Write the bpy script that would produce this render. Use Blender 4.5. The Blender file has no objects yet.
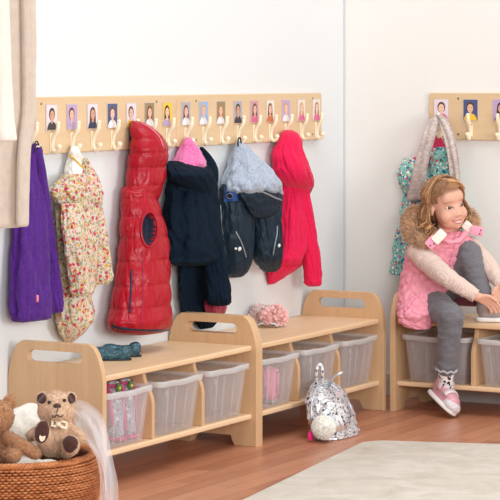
import bpy, bmesh, math, random
import numpy as np
from mathutils import Vector, Matrix, noise
from mathutils.bvhtree import BVHTree
random.seed(7)
C = bpy.context.scene.collection
sc = bpy.context.scene
PI = math.pi
# ------------------------------------------------------------------ camera
F, TH, HY, CZ = 2349.95, 0.5076, 73.85, 1.2756
FW = np.array([math.cos(TH), math.sin(TH), 0.0])
RT = np.array([math.sin(TH), -math.cos(TH), 0.0])
CAM = -FW * 9.4 - RT * (94 / F * 9.4)
CAM[2] = CZ
cd = bpy.data.cameras.new('camera'); cd.sensor_width = 36; cd.lens = F / 500 * 36
cd.shift_y = -(250 - HY) / 500; cd.clip_end = 100
co = bpy.data.objects.new('camera', cd); C.objects.link(co)
co.location = CAM
co.rotation_euler = (PI / 2, 0, math.atan2(FW[1], FW[0]) - PI / 2)
sc.camera = co

def ray(px, py):
    return FW + RT * (px - 250) / F + np.array([0, 0, 1.0]) * (HY - py) / F
def onX(px, py, v): d = ray(px, py); return CAM + d * (v - CAM[0]) / d[0]
def onY(px, py, v): d = ray(px, py); return CAM + d * (v - CAM[1]) / d[1]
def onZ(px, py, v): d = ray(px, py); return CAM + d * (v - CAM[2]) / d[2]
def proj(P):
    d = np.asarray(P, float) - CAM; z = d @ FW
    return 250 + F * (d @ RT) / z, HY - F * d[2] / z
def at(px, py, z): return CAM + ray(px, py) * z
def scale_at(P): return F / float((np.asarray(P) - CAM) @ FW)
def toV(l): return [Vector(p) for p in l]

# ------------------------------------------------------------------ materials
def lin(c):
    return tuple(((v / 255) / 12.92 if v / 255 <= .04045 else ((v / 255 + .055) / 1.055) ** 2.4) for v in c[:3]) + (1,)
M = {}
def nd(nt, t, **kw):
    n = nt.nodes.new(t)
    for k, v in kw.items(): setattr(n, k, v)
    return n
def base(name, col, rough=.6, metal=0, spec=.5, sheen=0, coat=0):
    m = bpy.data.materials.new(name); m.use_nodes = True
    b = m.node_tree.nodes['Principled BSDF']
    b.inputs['Base Color'].default_value = lin(col); b.inputs['Roughness'].default_value = rough
    b.inputs['Metallic'].default_value = metal; b.inputs['Specular IOR Level'].default_value = spec
    b.inputs['Sheen Weight'].default_value = sheen; b.inputs['Coat Weight'].default_value = coat
    M[name] = m
    return m, m.node_tree, b
def coords(nt, scale=(1, 1, 1), rot=(0, 0, 0)):
    t = nd(nt, 'ShaderNodeTexCoord'); mp = nd(nt, 'ShaderNodeMapping')
    mp.inputs['Scale'].default_value = scale; mp.inputs['Rotation'].default_value = rot
    nt.links.new(t.outputs['Object'], mp.inputs['Vector'])
    return mp.outputs['Vector']
def ramp(nt, fac, stops, interp='LINEAR'):
    r = nd(nt, 'ShaderNodeValToRGB'); e = r.color_ramp.elements; r.color_ramp.interpolation = interp
    while len(e) < len(stops): e.new(.5)
    for i, (p, c) in enumerate(stops): e[i].position = p; e[i].color = lin(c)
    nt.links.new(fac, r.inputs['Fac']); return r.outputs['Color']
def noise_n(nt, vec, scale, detail=4, rough=.5, dist=0):
    n = nd(nt, 'ShaderNodeTexNoise'); n.inputs['Scale'].default_value = scale; n.inputs['Detail'].default_value = detail
    n.inputs['Roughness'].default_value = rough; n.inputs['Distortion'].default_value = dist
    nt.links.new(vec, n.inputs['Vector']); return n.outputs['Fac']
def bump(nt, b, h, strength=.3, dist=.01):
    n = nd(nt, 'ShaderNodeBump'); n.inputs['Strength'].default_value = strength; n.inputs['Distance'].default_value = dist
    nt.links.new(h, n.inputs['Height']); nt.links.new(n.outputs['Normal'], b.inputs['Normal'])
def fabric(name, col, rough=.85, var=.12, scale=60, bs=.25, bd=.004, sheen=.2, stretch=(1, 1, 1)):
    m, nt, b = base(name, col, rough, spec=.25, sheen=sheen)
    v = coords(nt, stretch); f = noise_n(nt, v, scale, 5, .6)
    d = tuple(c * (1 - var) for c in col); l = tuple(min(255, c * (1 + var)) for c in col)
    nt.links.new(ramp(nt, f, [(.3, d), (.7, l)]), b.inputs['Base Color'])
    bump(nt, b, f, bs, bd); return m
def plain(name, col, rough=.5, metal=0, spec=.5, coat=0): return base(name, col, rough, metal, spec, 0, coat)[0]
def wood(name, c1, c2, axis=0, rough=.38, sc_=1.0):
    m, nt, b = base(name, c1, rough, spec=.4)
    s = [14 * sc_] * 3; s[axis] = 1.1 * sc_
    v = coords(nt, tuple(s)); f = noise_n(nt, v, 1.6, 6, .55, .6)
    v2 = coords(nt, tuple(x * 9 for x in s)); f2 = noise_n(nt, v2, 1.2, 2)
    mx = nd(nt, 'ShaderNodeMath', operation='MULTIPLY_ADD'); mx.inputs[1].default_value = .25
    nt.links.new(f2, mx.inputs[0]); nt.links.new(f, mx.inputs[2])
    nt.links.new(ramp(nt, mx.outputs[0], [(.35, c2), (.8, c1)]), b.inputs['Base Color'])
    bump(nt, b, f2, .04, .002); return m
def floral(name, bg, cols, scale=70, size=.42):
    m, nt, b = base(name, bg, .8, spec=.25, sheen=.1)
    vec = coords(nt); last = None
    for i, c in enumerate(cols):
        mp = nd(nt, 'ShaderNodeMapping'); mp.inputs['Location'].default_value = (i * 3.17, i * 1.31, i * 2.7)
        nt.links.new(vec, mp.inputs['Vector'])
        nz = nd(nt, 'ShaderNodeTexNoise'); nz.inputs['Scale'].default_value = scale * 1.5
        nt.links.new(mp.outputs[0], nz.inputs['Vector'])
        ad = nd(nt, 'ShaderNodeMix', data_type='VECTOR'); ad.inputs['Factor'].default_value = .012
        nt.links.new(mp.outputs[0], ad.inputs[4]); nt.links.new(nz.outputs['Color'], ad.inputs[5])
        vo = nd(nt, 'ShaderNodeTexVoronoi'); vo.inputs['Scale'].default_value = scale * (c[1] if len(c) > 1 and not isinstance(c[1], int) else 1)
        nt.links.new(ad.outputs[1], vo.inputs['Vector'])
        lt = nd(nt, 'ShaderNodeMath', operation='LESS_THAN'); lt.inputs[1].default_value = c[2] if len(c) > 2 and len(c) < 4 else size
        nt.links.new(vo.outputs['Distance'], lt.inputs[0])
        mx = nd(nt, 'ShaderNodeMix', data_type='RGBA')
        nt.links.new(lt.outputs[0], mx.inputs['Factor'])
        if last is None: mx.inputs[6].default_value = lin(bg)
        else: nt.links.new(last, mx.inputs[6])
        mx.inputs[7].default_value = lin(c[0]); last = mx.outputs[2]
    nt.links.new(last, b.inputs['Base Color']); return m

# ------------------------------------------------------------------ object helpers
def setp(o, label=None, cat=None, group=None, kind=None):
    if label: o['label'] = label
    if cat: o['category'] = cat
    if group: o['group'] = group
    if kind: o['kind'] = kind
    return o
def thing(name, label, cat, loc=(0, 0, 0), rz=0, group=None):
    o = bpy.data.objects.new(name, None); C.objects.link(o); o.empty_display_size = .05
    o.location = loc; o.rotation_euler = (0, 0, rz)
    return setp(o, label, cat, group)
def rootloc(o):
    v = Vector((0, 0, 0))
    while o is not None: v = v + Vector(o.location); o = o.parent
    return v
def obj(name, VF, mat, parent=None, smooth=True, idx=None, label=None):
    V, Fc = VF
    me = bpy.data.meshes.new(name)
    off = rootloc(parent) if parent is not None else Vector((0, 0, 0))
    me.from_pydata([Vector(v) - off for v in V], [], [tuple(f) for f in Fc])
    for m in (mat if isinstance(mat, (list, tuple)) else [mat]): me.materials.append(M[m])
    if idx is not None: me.polygons.foreach_set('material_index', idx)
    me.polygons.foreach_set('use_smooth', [smooth] * len(me.polygons))
    bm = bmesh.new(); bm.from_mesh(me); bmesh.ops.recalc_face_normals(bm, faces=bm.faces); bm.to_mesh(me); bm.free()
    me.update()
    o = bpy.data.objects.new(name, me); C.objects.link(o)
    if parent is not None: o.parent = parent
    if label: o['label'] = label
    return o
def single(name, VF, mat, label, cat, group=None, loc=None, smooth=True, idx=None):
    o = obj(name, VF, mat, None, smooth, idx)
    if loc is not None:
        o.data.transform(Matrix.Translation(-Vector(loc))); o.location = loc
    return setp(o, label, cat, group)
def join(*parts):
    V = []; Fc = []
    for v, f in parts:
        n = len(V); V += [tuple(p) for p in v]; Fc += [tuple(i + n for i in q) for q in f]
    return V, Fc
def from_bm(bm):
    bm.verts.index_update()
    r = ([tuple(v.co) for v in bm.verts], [tuple(v.index for v in f.verts) for f in bm.faces]); bm.free(); return r
def box(x0, x1, y0, y1, z0, z1, bev=0, seg=2):
    bm = bmesh.new(); bmesh.ops.create_cube(bm, size=1)
    for v in bm.verts: v.co = (x0 + (v.co.x + .5) * (x1 - x0), y0 + (v.co.y + .5) * (y1 - y0), z0 + (v.co.z + .5) * (z1 - z0))
    if bev: bmesh.ops.bevel(bm, geom=bm.edges[:], offset=bev, segments=seg, affect='EDGES', profile=.5)
    return from_bm(bm)
def prism(outer, t0, t1, fn, holes=(), bev=0, seg=2):
    """extrude a 2D outline (with holes) between t0 and t1; fn(u, v, t) -> xyz"""
    bm = bmesh.new()
    eds = []
    for loop in [outer] + list(holes):
        vs = [bm.verts.new((u, v, 0)) for u, v in loop]
        for i in range(len(vs)): eds.append(bm.edges.new((vs[i], vs[(i + 1) % len(vs)])))
    bmesh.ops.triangle_fill(bm, edges=eds, use_beauty=True)
    bmesh.ops.dissolve_limit(bm, angle_limit=.001, verts=bm.verts[:], edges=bm.edges[:]) if not holes else None
    r = bmesh.ops.extrude_face_region(bm, geom=bm.faces[:])
    nv = [g for g in r['geom'] if isinstance(g, bmesh.types.BMVert)]
    for v in nv: v.co.z = 1
    bmesh.ops.recalc_face_normals(bm, faces=bm.faces)
    T = t1 - t0
    for v in bm.verts: v.co.z *= T
    if bev:
        es = [e for e in bm.edges if len(e.link_faces) == 2 and abs(e.verts[0].co.z - e.verts[1].co.z) < 1e-6
              and e.link_faces[0].normal.dot(e.link_faces[1].normal) < .5]
        bmesh.ops.bevel(bm, geom=es, offset=bev, segments=seg, affect='EDGES', profile=.5, clamp_overlap=True)
    for v in bm.verts: v.co = fn(v.co.x, v.co.y, t0 + v.co.z)
    return from_bm(bm)
def rrect(u0, u1, v0, v1, r, n=6):
    P = []
    for cx, cy, a in ((u1 - r, v1 - r, 0), (u0 + r, v1 - r, 90), (u0 + r, v0 + r, 180), (u1 - r, v0 + r, 270)):
        for i in range(n + 1):
            t = math.radians(a + 90 * i / n); P.append((cx + r * math.cos(t), cy + r * math.sin(t)))
    return P
def catmull(P, n):
    P = [np.asarray(p, float) for p in P]
    Q = [2 * P[0] - P[1]] + P + [2 * P[-1] - P[-2]]
    out = []
    for s in np.linspace(0, len(P) - 1, n):
        i = min(int(s), len(P) - 2); t = s - i
        a, b, c, d = Q[i], Q[i + 1], Q[i + 2], Q[i + 3]
        out.append(.5 * ((2 * b) + (-a + c) * t + (2 * a - 5 * b + 4 * c - d) * t * t + (-a + 3 * b - 3 * c + d) * t ** 3))
    return out
def tube(P, r, n=8, closed=False, flat=1.0, up=(0, 0, 1), cap=True):
    """tube through points; r number or list; flat<1 squashes it across 'up'"""
    P = [np.asarray(p, float) for p in P]; N = len(P)
    R = r if isinstance(r, (list, tuple, np.ndarray)) else [r] * N
    V = []; Fc = []; prev = None
    for i in range(N):
        a = P[i - 1] if (i > 0 or closed) else P[i]; b = P[(i + 1) % N] if (i < N - 1 or closed) else P[i]
        t = b - a; t = t / (np.linalg.norm(t) + 1e-12)
        if prev is None:
            u = np.asarray(up, float); u = u - t * (u @ t)
            if np.linalg.norm(u) < 1e-3: u = np.array([1, 0, 0.]) - t * t[0]
        else: u = prev - t * (prev @ t)
        u = u / (np.linalg.norm(u) + 1e-12); prev = u; w = np.cross(t, u)
        for k in range(n):
            th = 2 * PI * k / n; V.append(P[i] + R[i] * (math.cos(th) * u * flat + math.sin(th) * w))
    for i in range(N if closed else N - 1):
        for k in range(n):
            j = (i + 1) % N
            Fc.append((i * n + k, i * n + (k + 1) % n, j * n + (k + 1) % n, j * n + k))
    if cap and not closed:
        Fc.append(tuple(range(n))); Fc.append(tuple((N - 1) * n + k for k in range(n)))
    return [tuple(v) for v in V], Fc
def ribbon(P, W, th):
    """flat strip: points P, width vectors W (full half-width), thickness vector th"""
    V = []; Fc = []
    for p, w in zip(P, W):
        p = np.asarray(p, float); w = np.asarray(w, float); t = np.asarray(th, float)
        V += [p - w, p + w, p + w + t, p - w + t]
    n = len(P)
    for i in range(n - 1):
        for k in range(4): Fc.append((i * 4 + k, i * 4 + (k + 1) % 4, i * 4 + 4 + (k + 1) % 4, i * 4 + 4 + k))
    Fc += [(0, 1, 2, 3), (n * 4 - 4, n * 4 - 3, n * 4 - 2, n * 4 - 1)]
    return [tuple(v) for v in V], Fc
def ell(c, r, seg=16, rings=10, rot=None):
    bm = bmesh.new(); bmesh.ops.create_uvsphere(bm, u_segments=seg, v_segments=rings, radius=1)
    Mx = Matrix.Translation(Vector(c)) @ (rot.to_4x4() if rot is not None else Matrix.Identity(4)) @ Matrix.Diagonal(Vector((*r, 1)) if hasattr(r, '__len__') else Vector((r, r, r, 1)))
    bm.transform(Mx); return from_bm(bm)
def capsule(a, b, ra, rb, n=14):
    a = np.asarray(a, float); b = np.asarray(b, float)
    d = b - a; L = np.linalg.norm(d); d = d / (L + 1e-9)
    P = []; R = []
    for t in np.linspace(-1, 0, 6)[:-1]: P.append(a + d * ra * t * .999); R.append(ra * math.sqrt(max(0, 1 - t * t)) + 1e-4)
    for t in np.linspace(0, 1, 5): P.append(a + (b - a) * t); R.append(ra + (rb - ra) * t)
    for t in np.linspace(0, 1, 6)[1:]: P.append(b + d * rb * t * .999); R.append(rb * math.sqrt(max(0, 1 - t * t)) + 1e-4)
    return tube(P, R, n)
def remesh(VF, voxel=.006, smooth=6, factor=.5, subsurf=0):
    me = bpy.data.meshes.new('tmp'); me.from_pydata([tuple(v) for v in VF[0]], [], [tuple(f) for f in VF[1]])
    bm = bmesh.new(); bm.from_mesh(me); bmesh.ops.recalc_face_normals(bm, faces=bm.faces); bm.to_mesh(me); bm.free()
    o = bpy.data.objects.new('tmp', me); C.objects.link(o)
    m = o.modifiers.new('r', 'REMESH'); m.mode = 'VOXEL'; m.voxel_size = voxel
    if smooth:
        s = o.modifiers.new('s', 'SMOOTH'); s.iterations = smooth; s.factor = factor
    dg = bpy.context.evaluated_depsgraph_get(); dg.update()
    e = bpy.data.meshes.new_from_object(o.evaluated_get(dg))
    V = np.zeros(len(e.vertices) * 3); e.vertices.foreach_get('co', V); V = V.reshape(-1, 3)
    Fc = [tuple(p.vertices) for p in e.polygons]
    bpy.data.objects.remove(o); bpy.data.meshes.remove(me); bpy.data.meshes.remove(e)
    return V, Fc
def normals_of(V, Fc):
    V = np.asarray(V, float); N = np.zeros_like(V)
    for f in Fc:
        a, b, c = V[f[0]], V[f[1]], V[f[2]]
        n = np.cross(b - a, c - a)
        if len(f) > 3: n = n + np.cross(c - a, V[f[3]] - a)
        for i in f: N[i] += n
    return N / (np.linalg.norm(N, axis=1)[:, None] + 1e-12)
def fuzz(VF, scale, amp):
    V = np.asarray(VF[0], float).copy(); N = normals_of(V, VF[1])
    for i in range(len(V)): V[i] += N[i] * amp * noise.noise(Vector(V[i]) * scale)
    return V, VF[1]
def fur(VF, n, length, width, droop=0, jit=.5, seed=1, keep=None, curl=0.0):
    """thin tapering strands rooted on a mesh"""
    rnd = np.random.RandomState(seed); V = np.asarray(VF[0], float); Fc = VF[1]
    A = []
    for f in Fc:
        a = .5 * np.linalg.norm(np.cross(V[f[1]] - V[f[0]], V[f[2]] - V[f[0]]))
        if len(f) > 3: a *= 2
        A.append(a)
    A = np.array(A); ids = rnd.choice(len(Fc), n, p=A / A.sum())
    oV = []; oF = []
    for i in ids:
        f = Fc[i]; w = rnd.dirichlet(np.ones(len(f))); p = sum(w[k] * V[f[k]] for k in range(len(f)))
        if keep is not None and not keep(p): continue
        nn = np.cross(V[f[1]] - V[f[0]], V[f[2]] - V[f[0]]); nn = nn / (np.linalg.norm(nn) + 1e-12)
        d = nn + rnd.normal(0, jit, 3); d[2] -= droop; d /= np.linalg.norm(d) + 1e-9
        L = length * rnd.uniform(.6, 1.15); s = np.cross(d, rnd.normal(0, 1, 3)); s /= np.linalg.norm(s) + 1e-9
        k = len(oV); mid = p + d * L * .55 + rnd.normal(0, 1, 3) * L * curl; tip = p + d * L + np.array([0, 0, -droop * L * .5]) + rnd.normal(0, 1, 3) * L * curl
        oV += [p - s * width, p + s * width, mid + s * width * .7, mid - s * width * .7, tip]
        oF += [(k, k + 1, k + 2, k + 3), (k + 3, k + 2, k + 4)]
    return oV, oF
def bvh_of(o):
    off = rootloc(o.parent) + Vector(o.location) if o.parent else Vector(o.location)
    return BVHTree.FromPolygons([v.co + off for v in o.data.vertices], [tuple(p.vertices) for p in o.data.polygons])
def hit(bv, px, py, lift=0.0):
    d = Vector(ray(px, py)).normalized(); r = bv.ray_cast(Vector(CAM), d)
    if r[0] is None: return None, None
    n = r[1] if r[1].dot(d) < 0 else -r[1]
    return np.array(r[0] + n * lift), np.array(n)
def on_surface(bv, pix, n=12, lift=.002):
    P = [hit(bv, x, y, lift)[0] for x, y in catmull([np.array(p, float) for p in pix], n)]
    return [p for p in P if p is not None]

# cloth loft: rows = (py, left px, right px [, depth ratio [, gap from the wall]])
def loft(rows, wall='Y', n=96, m=110, folds=(), wob=.0, crease=.075, cf=1.0, wobs=9, ratio=.45, gap=.015, sq=1.0, quilt=None, back=0.0, seed=0):
    R = []; rows_fix = []
    for r in rows:
        py, xl, xr = r[:3]; rho = r[3] if len(r) > 3 else ratio; g = r[4] if len(r) > 4 else gap
        pc = (xl + xr) / 2; c = -(g + .08)
        on = onY if wall == 'Y' else onX
        for _ in range(6):
            Pc = on(pc, py, c); k = scale_at(Pc); W = (xr - xl) / 2 / k
            if wall == 'Y': s = math.hypot(RT[0], RT[1] * rho)
            else: s = math.hypot(RT[1], RT[0] * rho)
            a = W / s; b = a * rho; c = -(g + b)
        R.append([Pc[0], Pc[1], Pc[2], a, b])
        if Pc[2] > 1.012 and g < .024: rows_fix.append(1); R[-1][1 if wall == 'Y' else 0] -= .024 - g
    R = np.array(catmull(R, m)); R[:, 3:] = np.maximum(R[:, 3:], .002)
    V = []; Fc = []
    for i in range(m):
        x, y, z, a, b = R[i]; t = i / (m - 1)
        for k in range(n):
            ph = 2 * PI * k / n; c, s = math.cos(ph), math.sin(ph)
            c = math.copysign(abs(c) ** sq, c); s = math.copysign(abs(s) ** sq, s)
            q = 1.0
            for (kk, amp, p0, dr, t0) in folds:
                q += amp * min(1, max(0, (t - t0) * 4)) * math.sin(kk * ph + p0 + dr * t)
            if wob: q += wob * noise.noise(Vector((c * 1.1 * wobs * .3, s * .9 * wobs * .3, t * wobs * 1.3 + seed * 7.3)))
            if crease:
                for fr, am in ((1.0, 1.0), (2.1, .55)):
                    g1 = noise.noise(Vector((c * 1.9 * cf * fr + seed * 3.1, s * 1.5 * cf * fr, z * 5.5 * cf * fr + c * 1.2)))
                    q -= crease * am * (math.exp(-(g1 / .10) ** 2) - .35 * abs(g1) * 2)
            if quilt: q += quilt(z, ph)
            if wall == 'Y': V.append((x + a * c * q, min(y + b * s * q, -.004), z))
            else: V.append((min(x + b * s * q, -.004), y + a * c * q, z))
    for i in range(m - 1):
        for k in range(n): Fc.append((i * n + k, i * n + (k + 1) % n, (i + 1) * n + (k + 1) % n, (i + 1) * n + k))
    V.append(tuple(np.mean(V[:n], axis=0))); V.append(tuple(np.mean(V[(m - 1) * n:m * n], axis=0)))
    for k in range(n):
        Fc.append((k, (k + 1) % n, m * n)); Fc.append(((m - 1) * n + k, (m - 1) * n + (k + 1) % n, m * n + 1))
    return V, Fc
def shear_hem(VF, fn):
    return [fn(np.array(v, float)) for v in VF[0]], VF[1]
def copy_tree(o, parent=None):
    c = o.copy(); C.objects.link(c); c.parent = parent
    for ch in list(o.children): copy_tree(ch, c)
    return c
# ------------------------------------------------------------------ material library
wood('beech', (236, 203, 164), (222, 184, 142), 0)
wood('beech_shaded', (214, 177, 136), (200, 160, 119), 2)  # same wood as the seat, shade of the upright faces put into its colour
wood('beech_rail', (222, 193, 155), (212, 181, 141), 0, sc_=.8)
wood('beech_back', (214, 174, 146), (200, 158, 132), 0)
def plaster(name, col):
    m, nt, b = base(name, col, .85, spec=.2); v = coords(nt)
    bump(nt, b, noise_n(nt, v, 140, 3), .05, .002)
plaster('wall_paint', (227, 229, 229)); plaster('wall_paint_side', (236, 234, 229))
plain('skirting', (205, 200, 196), .5); plain('joint', (205, 208, 210), .7)
# laminate planks running along the left wall
m, nt, b = base('laminate', (170, 108, 82), .34, spec=.45)
v = coords(nt)
bk = nd(nt, 'ShaderNodeTexBrick'); bk.inputs['Scale'].default_value = 1; bk.offset = .37; bk.offset_frequency = 2
bk.inputs['Brick Width'].default_value = .62; bk.inputs['Row Height'].default_value = .066
bk.inputs['Mortar Size'].default_value = .0011; bk.inputs['Mortar Smooth'].default_value = .3
bk.inputs['Color1'].default_value = (0, 0, 0, 1); bk.inputs['Color2'].default_value = (1, 1, 1, 1); bk.inputs['Mortar'].default_value = (.5, .5, .5, 1)
nt.links.new(v, bk.inputs['Vector'])
v2 = coords(nt, (2.2, 26, 26)); g = noise_n(nt, v2, 2.0, 6, .6, .5)
ma = nd(nt, 'ShaderNodeMath', operation='MULTIPLY_ADD'); ma.inputs[1].default_value = .42
nt.links.new(bk.outputs['Color'], ma.inputs[0])
mb = nd(nt, 'ShaderNodeMath', operation='MULTIPLY'); mb.inputs[1].default_value = .6
nt.links.new(g, mb.inputs[0]); nt.links.new(mb.outputs[0], ma.inputs[2])
colr = ramp(nt, ma.outputs[0], [(.15, (158, 100, 74)), (.5, (186, 124, 93)), (.85, (206, 145, 110))])
mx = nd(nt, 'ShaderNodeMix', data_type='RGBA'); nt.links.new(bk.outputs['Fac'], mx.inputs['Factor'])
nt.links.new(colr, mx.inputs[6]); mx.inputs[7].default_value = lin((112, 66, 50))
nt.links.new(mx.outputs[2], b.inputs['Base Color']); bump(nt, b, g, .04, .002)
# rug
m, nt, b = base('rug_pile', (222, 211, 194), .95, spec=.1, sheen=.3)
v = coords(nt); f1 = noise_n(nt, v, 7, 5, .65, .8); f2 = noise_n(nt, v, 260, 3, .7)
ma = nd(nt, 'ShaderNodeMath', operation='MULTIPLY_ADD'); ma.inputs[1].default_value = .45
nt.links.new(f2, ma.inputs[0]); nt.links.new(f1, ma.inputs[2])
nt.links.new(ramp(nt, ma.outputs[0], [(.4, (180, 166, 148)), (.62, (206, 193, 176)), (.9, (226, 216, 202))]), b.inputs['Base Color'])
bump(nt, b, f2, .5, .006)
# translucent polypropylene
def clear(name, col, alpha, rough=.35):
    m, nt, b = base(name, col, rough, spec=.5)
    tr = nd(nt, 'ShaderNodeBsdfTransparent'); tl = nd(nt, 'ShaderNodeBsdfTranslucent'); tl.inputs['Color'].default_value = lin(col)
    m1 = nd(nt, 'ShaderNodeMixShader'); m1.inputs[0].default_value = .35
    m2 = nd(nt, 'ShaderNodeMixShader'); m2.inputs[0].default_value = alpha
    nt.links.new(b.outputs[0], m1.inputs[1]); nt.links.new(tl.outputs[0], m1.inputs[2])
    nt.links.new(tr.outputs[0], m2.inputs[1]); nt.links.new(m1.outputs[0], m2.inputs[2])
    nt.links.new(m2.outputs[0], nt.nodes['Material Output'].inputs['Surface'])
clear('tray_plastic', (255, 250, 252), .20); clear('tray_rim', (255, 255, 255), .46, .25); clear('tulle', (246, 246, 250), .40, .8)
plain('hook_cream', (247, 232, 202), .35, coat=.3); plain('screw_steel', (120, 112, 100), .35, .9)
plain('card_edge', (205, 190, 180), .4)

# ------------------------------------------------------------------ setting
def struct(name, VF, mat, smooth=False):
    o = obj(name, VF, mat, None, smooth); o['kind'] = 'structure'; return o
struct('floor', box(-9.5, .0, -6.5, 0, -.05, 0), 'laminate')
struct('wall_left', box(-6, .08, 0, .08, -.05, 2.4), 'wall_paint')
struct('wall_right', box(0, .08, -4.2, 0, -.05, 2.4), 'wall_paint_side')
struct('trim_corner', box(-.007, 0, -.007, 0, 0, 2.4), 'joint')
struct('baseboard_right', box(-.008, 0, -4.2, -.001, 0, .09, .003), 'skirting')
q = [onZ(250, 500, 0)[:2], onZ(366, 443.5, 0)[:2], None, None]
c0 = np.array(q[1]); e1 = np.array(q[0]) - c0; e1 /= np.linalg.norm(e1)
e2 = np.array(onZ(500, 447.5, 0)[:2]) - c0; e2 /= np.linalg.norm(e2)
rp = []
for s, t in ((0, .05), (.05, 0), (2.6, 0), (2.6, 1.9), (0, 1.9)):
    rp.append(tuple(c0 + e1 * s + e2 * t))
rg = prism(rp, .001, .013, lambda u, v, t: (u, v, t), bev=.004)
single('rug', rg, 'rug_pile', 'cream short pile rug lying on the wooden floor', 'rug', loc=(c0[0], c0[1], 0))

# ------------------------------------------------------------------ benches
L, D, HT, PT = .970, .353, .4446, .022
def panel_outline():
    P = [(-D, .0), (-D + .085, .0)]                       # front foot, u = depth (negative to front)
    P += [(-D + .085 + .016 * t, .034 * (t ** 1.5)) for t in (.35, .7, 1)]
    P += [(-.101, .034)] + [(-.085 - .016 * t, .034 * (t ** 1.5)) for t in (.7, .35)]
    P += [(-.085, 0), (-.001, 0)]
    def corner(x0, sgn):
        return [(x0 + sgn * a, z) for a, z in ((0, HT - .115), (.004, HT - .085), (.012, HT - .055), (.023, HT - .028), (.036, HT - .010), (.052, HT))]
    P += corner(-.001, -1)
    P += corner(-D, 1)[::-1]
    return P
def build_bench(name, label, grp):
    t = thing(name, label, 'bench', group=grp)
    out = panel_outline(); slot = rrect(-D + .077, -.075, HT - .063, HT - .027, .0175)
    for x in (0, L - PT):
        obj('end_panel', prism(out, x, x + PT, lambda u, v, w: (w, u, v), [slot], bev=.004), 'beech_shaded', t, smooth=False)
    obj('seat', box(PT - .001, L - PT + .001, -D + .017, -.002, .327, .346, .006, 3), 'beech', t, smooth=False)
    obj('shelf', box(PT - .001, L - PT + .001, -D + .017, -.002, .094, .112, .005, 3), 'beech', t, smooth=False)
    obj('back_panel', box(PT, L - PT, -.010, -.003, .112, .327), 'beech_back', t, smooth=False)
    bay = (L - 2 * PT) / 3
    dv = [(-.011, .112), (-D + .024, .112), (-D + .024, .225), (-D + .028, .245), (-D + .036, .262), (-D + .050, .285), (-D + .057, .305), (-D + .060, .327), (-.011, .327)]
    for i in (1, 2):
        x = PT + bay * i
        obj('divider', prism(dv, x - .009, x + .009, lambda u, v, w: (w, u, v), bev=.003), 'beech_shaded', t, smooth=False)
    return t
GB = 'matching cloakroom benches'
benchA = build_bench('cloakroom_bench', 'wooden bench nearest the wicker basket, with blue shoes on its seat', GB)
benchB = copy_tree(benchA); benchR = copy_tree(benchA)
benchA.location = (-2.3375, -.002, 0); benchA.scale = (1.0227, 1, 1)
benchB.location = (-1.3455, -.002, 0); benchB.scale = (1.026, 1, 1); benchB['label'] = 'wooden bench in the corner, with the silver backpack leaning against its front'
benchR.location = (-.010, -.378, 0); benchR.rotation_euler = (0, 0, -PI / 2); benchR['label'] = 'wooden bench along the right wall that the girl is sitting on'

# ------------------------------------------------------------------ trays
TW, TH_, TD = .267, .177, .305
def tray_mesh():
    """tapered open tub with walls of real thickness; local x across, y depth (front = -TD), z up"""
    def ring(s, z, r=.022):
        w = TW / 2 * s; d0, d1 = -TD / 2 * s, TD / 2 * s
        return [(x, y - TD / 2, z) for x, y in rrect(-w, w, d0, d1, r, 5)]
    def flute(pts):                                        # shallow moulded ribs down the sides
        return pts
    lv = [(.84, .0), (.86, .004), (.90, .06), (.94, .12), (.97, TH_ - .012)]
    ins = [(.955, TH_ - .012), (.925, .12), (.885, .06), (.845, .006), (.82, .003)]
    V = []; Fc = []; n = len(ring(1, 0))
    for s, z in lv + ins: V += ring(s, z)
    k = len(lv) + len(ins)
    for i in range(k - 1):
        for j in range(n): Fc.append((i * n + j, i * n + (j + 1) % n, (i + 1) * n + (j + 1) % n, (i + 1) * n + j))
    Fc.append(tuple(range(n))); Fc.append(tuple((k - 1) * n + j for j in range(n)))
    return V, Fc
def rim_mesh():
    P = []
    for x, y in rrect(-TW / 2 * 1.0, TW / 2 * 1.0, -TD / 2, TD / 2, .024, 8):
        P.append((x, y - TD / 2, TH_ - .008))
    pts = []
    for i in range(len(P)):
        a, b2 = np.array(P[i]), np.array(P[(i + 1) % len(P)]); m = max(1, int(np.linalg.norm(b2 - a) / .012))
        for t in range(m): pts.append(a + (b2 - a) * t / m)
    V = []; Fc = []; n = len(pts)
    for p in pts:
        dip = 0
        if p[1] < -TD + .02: dip = -.003 * math.exp(-((abs(p[0]) - .0) / .05) ** 4)
        o = np.array([p[0] / (TW / 2), (p[1] + TD / 2) / (TD / 2), 0]); o = o / (np.linalg.norm(o) + 1e-9)
        for du, dz in ((-.006, -.003), (-.006, .008), (.0045, .008), (.0055, .004), (.0055, -.010), (.0045, -.010), (.003, -.003)):
            V.append(tuple(p + o * du + np.array([0, 0, dz + dip])))
    for i in range(n):
        for k in range(7):
            j = (i + 1) % n; Fc.append((i * 7 + k, i * 7 + (k + 1) % 7, j * 7 + (k + 1) % 7, j * 7 + k))
    return V, Fc
def rib_mesh():
    out = []
    for sx in (-1, 1):
        for x0 in (.035, .085):
            x = sx * x0
            out.append(tube([(x * .88, -TD / 2 - TD / 2 * .862 - .0005, .006), (x, -TD / 2 - TD / 2 * .972 - .0005, TH_ - .02)], .0035, 6, flat=.6))
    for sy in (-.09, 0, .09):
        for sx in (-1, 1):
            out.append(tube([(sx * TW / 2 * .862, -TD / 2 + sy * .88, .006), (sx * TW / 2 * .972, -TD / 2 + sy, TH_ - .02)], .0035, 6, flat=.6))
    return join(*out)
tray = thing('storage_tray', '', 'tray')
tb = obj('tub', tray_mesh(), 'tray_plastic', tray); obj('rib', rib_mesh(), 'tray_plastic', tray); obj('rim', rim_mesh(), 'tray_rim', tray)
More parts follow.
